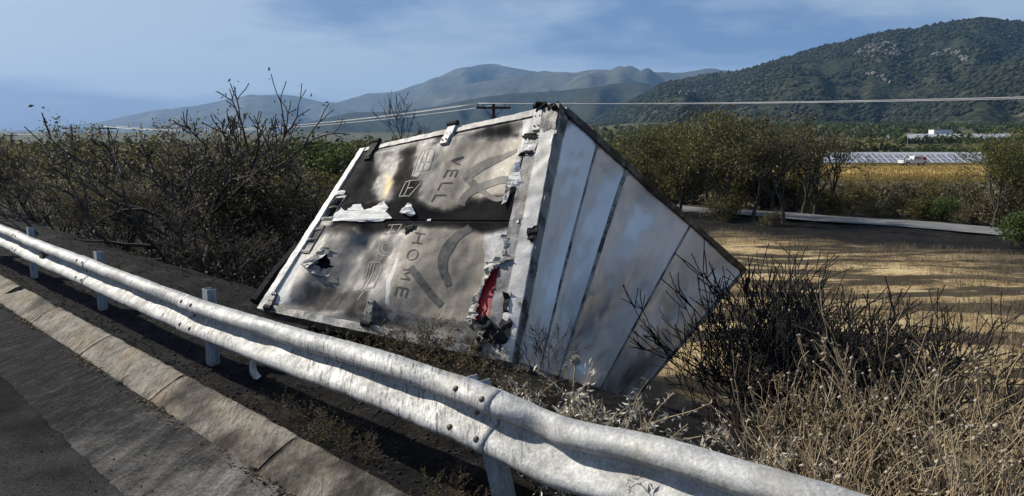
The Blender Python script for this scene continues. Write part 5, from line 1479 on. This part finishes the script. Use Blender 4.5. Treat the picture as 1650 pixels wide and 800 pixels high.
def twig_shrub(seed, stems, L, fan, lev=3, r=.010): 
    P = dict(split=[2, 2, 3], angle=.42, shrink=.68, wander=.09, up=.06, nseg=4, rmin=.0045, side=.26)
    segs, tips = plant_meshes(seed, stems, L, r, lev, P, fan, .2); return ('burnt_shrub', [('branches', seg_mesh('branches', segs, MT['char'], 3))])
pale_w = [stalks(41, 12, .34, .7, 'silver_weed', 1, dict(PW_, wander=.16, side=.5), None, .0035, ('pale', 5, .026, .24, .012), 'stalk'),
          stalks(42, 9, .36, .9, 'silver_weed', 1, dict(PW_, wander=.2, side=.6), None, .0035, ('pale', 5, .029, .24, .012), 'stalk')]
dry_w = [stalks(51, 18, .36, .7), stalks(52, 15, .40, 1.1, P=dict(PW_, wander=.07)), stalks(53, 20, .30, 1.0, head=.007, P=dict(PW_, wander=.13)),
         stalks(54, 16, .38, .9, leaves=('brown', 1, .03, .4, .01))]
twigs = [twig_shrub(61, 9, .66, .55), twig_shrub(62, 8, .72, .75), twig_shrub(63, 10, .6, .9)]
brown_w = [stalks(71, 16, .34, .9, 'scorched_weed', 2, dict(PW_, wander=.2, side=.45), .005, .0032, ('brown', 1, .022, .5, .008), 'twig'),
           stalks(72, 14, .30, 1.1, 'scorched_weed', 2, dict(PW_, wander=.22, side=.5), None, .003, ('rust', 1, .020, .5, .01), 'twig')]
for i, (px, s, k, sc_, lab) in enumerate([
        (885, 3.05, 0, .95, 'silver-leaved weed at the foot of the white corner post'), (930, 3.0, 0, 1.15, 'densest silver-leaved weed standing under the globe thistle'), (962, 3.05, 1, .72, 'small silver weed right of the globe thistle'),
        (1112, 2.95, 1, 1.05, 'arching silver weed leaning over the rail'), (1165, 2.92, 0, .98, 'silver weed between the rail and burnt shrubs'), (1250, 2.86, 0, 1.05, 'silver weed at the left of the dry stalk tangle'),
        (1330, 2.85, 1, .95, 'silver weed inside the dry stalk tangle'), (1500, 2.8, 1, .9, 'silver weed low among the tall dry stalks'), (800, 3.1, 1, .62, 'greyish weed under the lower corner of the box'), (1215, 3.3, 1, .8, 'pale weed before the charred stems')]):
    put(pale_w[k], at_s(px, s), i * 1.9, sc_ * 1.45, lab, 'weed', 'silver-leaved weeds along the rail')
for i, (px, s, k, sc_) in enumerate([(1235, 3.2, 0, .80), (1290, 3.0, 2, .95), (1330, 3.4, 1, .95), (1370, 3.05, 0, 1.05), (1420, 3.3, 2, 1.1), (1460, 3.0, 1, 1.0), (1500, 3.5, 0, 1.1), (1540, 3.1, 3, 1.1), (1580, 3.4, 2, 1.15),
                                     (1620, 3.05, 1, 1.1), (1660, 3.4, 0, 1.2), (1400, 3.9, 3, 1.05), (1480, 4.1, 1, 1.2), (1560, 4.2, 2, 1.25), (1640, 4.2, 3, 1.25), (1320, 4.0, 2, 1.0), (1700, 3.2, 2, 1.1), (1270, 3.7, 3, .9), (1430, 4.8, 2, 1.1), (1590, 5.0, 3, 1.2),
                                     (1350, 2.8, 2, .7), (1440, 2.75, 2, .72), (1530, 2.75, 2, .75), (1610, 2.75, 0, .8)]):
    put(dry_w[k], at_s(px, s), i * 2.4, sc_ * 1.12, 'tall straw-coloured dry weed with round seed heads in the tangle behind the rail', 'weed', 'dry stalk tangle behind the rail')
for i, (px, s, k, sc_) in enumerate([(1150, 6.3, 1, .75), (1195, 6.6, 0, 1.15), (1235, 6.4, 2, 1.2), (1285, 6.6, 1, 1.25), (1340, 6.8, 2, 1.2), (1395, 6.4, 0, 1.1), (1440, 6.8, 1, 1.05), (1215, 5.0, 1, .7), (1310, 5.0, 2, .8), (1260, 7.6, 0, 1.3), (1370, 7.4, 1, 1.2), (1480, 6.4, 0, .95), (1550, 6.8, 1, .8), (1325, 5.8, 0, 1.0), (1410, 5.6, 2, .85), (1255, 5.7, 0, .95)]):
    put(twigs[k], at_s(px, s), i * 1.1, sc_, 'charred leafless twiggy shrub standing right of the box roof', 'shrub', 'charred shrubs right of the box')
put(twigs[1], at_s(872, 3.95), .3, .30, 'small charred branch against the pale roof beside the corner post', 'shrub')
for i, (px, s, k, sc_) in enumerate([(610, 3.35, 0, .80), (650, 3.5, 1, .85), (690, 3.4, 0, .95), (725, 3.55, 1, .85), (760, 3.4, 0, .8), (795, 3.4, 1, .75), (570, 3.3, 1, .7), (530, 3.2, 0, .65), (835, 3.4, 0, .7), (665, 3.1, 1, .6), (740, 3.05, 0, .6), (710, 3.8, 1, .75), (630, 3.7, 0, .7)]):
    put(brown_w[k], at_s(px, s), i * 2.2, sc_ * 1.05, 'scorched brown weed growing between the rail and the lower door', 'weed', 'scorched weeds before the doors')
for i, (px, s, sc_) in enumerate([(500, 2.38, .55), (540, 2.42, .5), (470, 2.45, .45), (720, 2.36, .5), (740, 2.3, .4), (900, 2.34, .55), (575, 2.4, .4)]):
    put(brown_w[i % 2], at_s(px, s), i * 1.2, sc_, 'tangled dry twigs on the black verge under the rail', 'weed', 'dry twigs under the rail')
# globe thistle
p = at_s(925, 3.05); zt = atd(922, 574, proj(p)[0] * 0 + (p.y * CP - (p.z - CAMH) * SP))[2]
th = empty('globe_thistle', p); tag(th, 'tall globe thistle with round woolly head in front of the roof', 'thistle')
h = zt - p.z; mb = MB(); mb.tube([(0, 0, -.05), (.01, 0, h * .4), (-.012, 0, h * .7), (0, 0, h)], [.007, .006, .005, .004], 6); mb.tube([(-.005, 0, h * .72), (-.045, 0, h * .9), (-.055, 0, h * .95)], [.004, .003, .003], 5)
mb.build('stem', MT['stalk'], th, True)
def burr(c, r_, n):
    rs = np.random.RandomState(n); d = rs.normal(size=(n, 3)); d /= np.linalg.norm(d, axis=1, keepdims=True)
    segs = [(tuple(np.array(c)), tuple(np.array(c) + v * r_ * rs.uniform(.85, 1.1)), r_ * .12, r_ * .05) for v in d]
    link('flower_head', seg_mesh('flower_head', segs, MT['pale'], 3), th)
burr((0, 0, h), .030, 260); burr((-.055, 0, h * .95), .016, 140)
rs = np.random.RandomState(8); C = np.stack([rs.normal(size=70) * .02, rs.normal(size=70) * .02, rs.uniform(h * .1, h * .75, 70)], axis=1)
link('leaves', leaf_mesh('leaves', C, .06, MT['pale'], rs, .3), th)

# ------------------------------------------------------------------ straw, litter, stones
rs = np.random.RandomState(19); A = []
def tuft(x, y, n, L, rad):
    z = ground_z(x, y)
    for k in range(n):
        a = rs.uniform(0, 6.283); f = rs.uniform(.1, .8); l = L * rs.uniform(.5, 1.2); r0 = rad * rs.rand()
        p0 = (x + math.cos(a) * r0, y + math.sin(a) * r0, z - .02); p1 = (p0[0] + math.cos(a) * f * l * .5, p0[1] + math.sin(a) * f * l * .5, z + l)
        A.append((p0, p1, .006, .003))
for k in range(2600):
    s = rs.uniform(10.5, 31); px = rs.uniform(1080, 1750); p = at_s(px, s)
    if fbm(p.x * .25, p.y * .5, 4.4) > -.05: tuft(p.x, p.y, 7, .20, .22)
tag(link('straw', seg_mesh('straw', A, MT['stalk'], 3, False)), 'short straw stubble over the field right of the box', 'straw', None, 'stuff')
A = []
for k in range(420):
    s = rs.uniform(2.7, 6.5); px = rs.uniform(1150, 1800); p = at_s(px, s); tuft(p.x, p.y, 6, .16, .15)
tag(link('dry_grass', seg_mesh('dry_grass', [(a, b, c * .45, d * .4) for a, b, c, d in A], MT['twig'], 3, False)), 'brown dry grass matted under the stalk tangle', 'grass', None, 'stuff')
A = []
for k in range(5200):
    if k % 3: s = rs.uniform(2.22, 4.3); t = rs.uniform(-16, 1.0)
    else: s = rs.uniform(2.3, 8); t = rs.uniform(-22, -3)
    x, y = ST(s, t); z = ground_z(x, y); a = rs.uniform(0, 6.283); l = rs.uniform(.02, .09)
    A.append(((x, y, z + .006), (x + math.cos(a) * l, y + math.sin(a) * l, z + rs.uniform(.002, .05)), rs.uniform(.002, .006), .0015))
tag(link('charred_litter', seg_mesh('charred_litter', A, MT['char'], 3, False)), 'black charred litter strewn over the verge behind the kerb', 'litter', None, 'stuff')
C = []; Rr = []
for k in range(1500):
    s = 2.24 + abs(rs.normal()) * .6; t = rs.uniform(-15, 0.5); x, y = ST(s, t); C.append((x, y, ground_z(x, y) + .003)); Rr.append(rs.uniform(.006, .02))
MT['clod'] = leafy('burnt_clods', [(.2, (.010, .009, .009)), (.6, (.03, .027, .024)), (.93, (.07, .06, .05)), (.99, (.32, .31, .29))], 0, .95)
tag(link('clods', blobs('clods', C, Rr, MT['clod'], rs)), 'burnt clods and small stones on the black verge', 'stones', None, 'stuff')
C = []
for k in range(420):
    t = rs.choice([-5.6, -7.2, -9.4, -3.9, -10.8]) + rs.normal() * .35; s = S_FOOT - abs(rs.normal()) * .05 - .005; x, y = ST(s, t); C.append((x, y, gut_z(s, t, x, y) + .006 + .012 * rs.rand()))
tag(link('leaf_litter', leaf_mesh('leaf_litter', C, .035, MT['brown'], rs, .4, .7)), 'dead leaves and grit gathered along the foot of the kerb', 'litter', None, 'stuff')
C = []; Rr = []
for k in range(260):
    s = rs.uniform(.2, 1.9); t = rs.uniform(-9, -1.5); x, y = ST(s, t); C.append((x, y, (gut_z(s, t, x, y) if s > S_ASPH else .008) + .002)); Rr.append(rs.uniform(.003, .009))
tag(link('grit', blobs('grit', C, Rr, MT['clod'], rs)), 'loose grit scattered over the asphalt and gutter', 'grit', None, 'stuff')
segs = []
for k in range(7000):
    y = rs.uniform(80, 146) if k % 3 else rs.uniform(78, 92); px = rs.uniform(1270, 1720); x = (px - CX) / FPX * y; z = ground_z(x, y) + .1; l = rs.uniform(.25, .7); a = rs.uniform(-.3, .3)
    segs.append(((x, y, z), (x + a * l, y + rs.uniform(-.2, .2) * l, z + l), .05, .02))
tag(link('yellow_grass', seg_mesh('yellow_grass', segs, MT['yellow'], 3, False)), 'ripe yellow grass standing in the strip before the solar panels', 'grass', None, 'stuff')
# tuft of pale dry grass in the gutter, curved burnt strip under the rail
p = at_s(192, 0); x, y, z = atz(192, 616, -.02); segs = []
for k in range(26):
    a = rs.uniform(0, 6.283); l = rs.uniform(.05, .13); segs.append(((x, y, z), (x + math.cos(a) * l * .8, y + math.sin(a) * l * .8, z + l * .6), .003, .0012))
tag(link('grass_tuft', seg_mesh('grass_tuft', segs, MT['pale'], 3)), 'small pale dry grass tuft lying at the foot of the kerb', 'grass')
mb = MB(); c0 = Vector(at_s(432, 2.78)) + Vector((0, 0, .10)); vs = []; fs = []; n = 18
ux = Vector((1, -.25, .1)).normalized(); uz = Vector((.05, -.15, 1)).normalized(); un = ux.cross(uz).normalized()
for i in range(n + 1):
    a = R(150 + 130 * i / n); e = ux * math.cos(a) * .15 + uz * math.sin(a) * .15
    for (k, w) in ((1, -.035), (1, .035), (.84, .03), (.84, -.03)): vs.append(c0 + e * k + un * w)
    if i: fs += [((i - 1) * 4 + k, (i - 1) * 4 + (k + 1) % 4, i * 4 + (k + 1) % 4, i * 4 + k) for k in range(4)]
fs += [(3, 2, 1, 0), (n * 4, n * 4 + 1, n * 4 + 2, n * 4 + 3)]
mb.add(vs, fs); tag(mb.build('curved_strip', MT['flap'], None, True), 'curved burnt white strip lying behind the rail by the post', 'strip')

# ------------------------------------------------------------------ haze: one closed box of even pale air round the whole place
m = bpy.data.materials.new('pale_air'); m.use_nodes = True; nt = m.node_tree; nt.nodes.clear()
out = nt.nodes.new('ShaderNodeOutputMaterial'); pv = nt.nodes.new('ShaderNodeVolumePrincipled')
pv.inputs['Color'].default_value = (.30, .57, 1.0, 1); pv.inputs['Density'].default_value = HAZE; pv.inputs['Anisotropy'].default_value = .1
nt.links.new(pv.outputs[0], out.inputs['Volume'])
mb = MB(); mb.box((0, 0, 560), (14200, 14200, 640)); tag(mb.build('haze', m), kind='stuff')
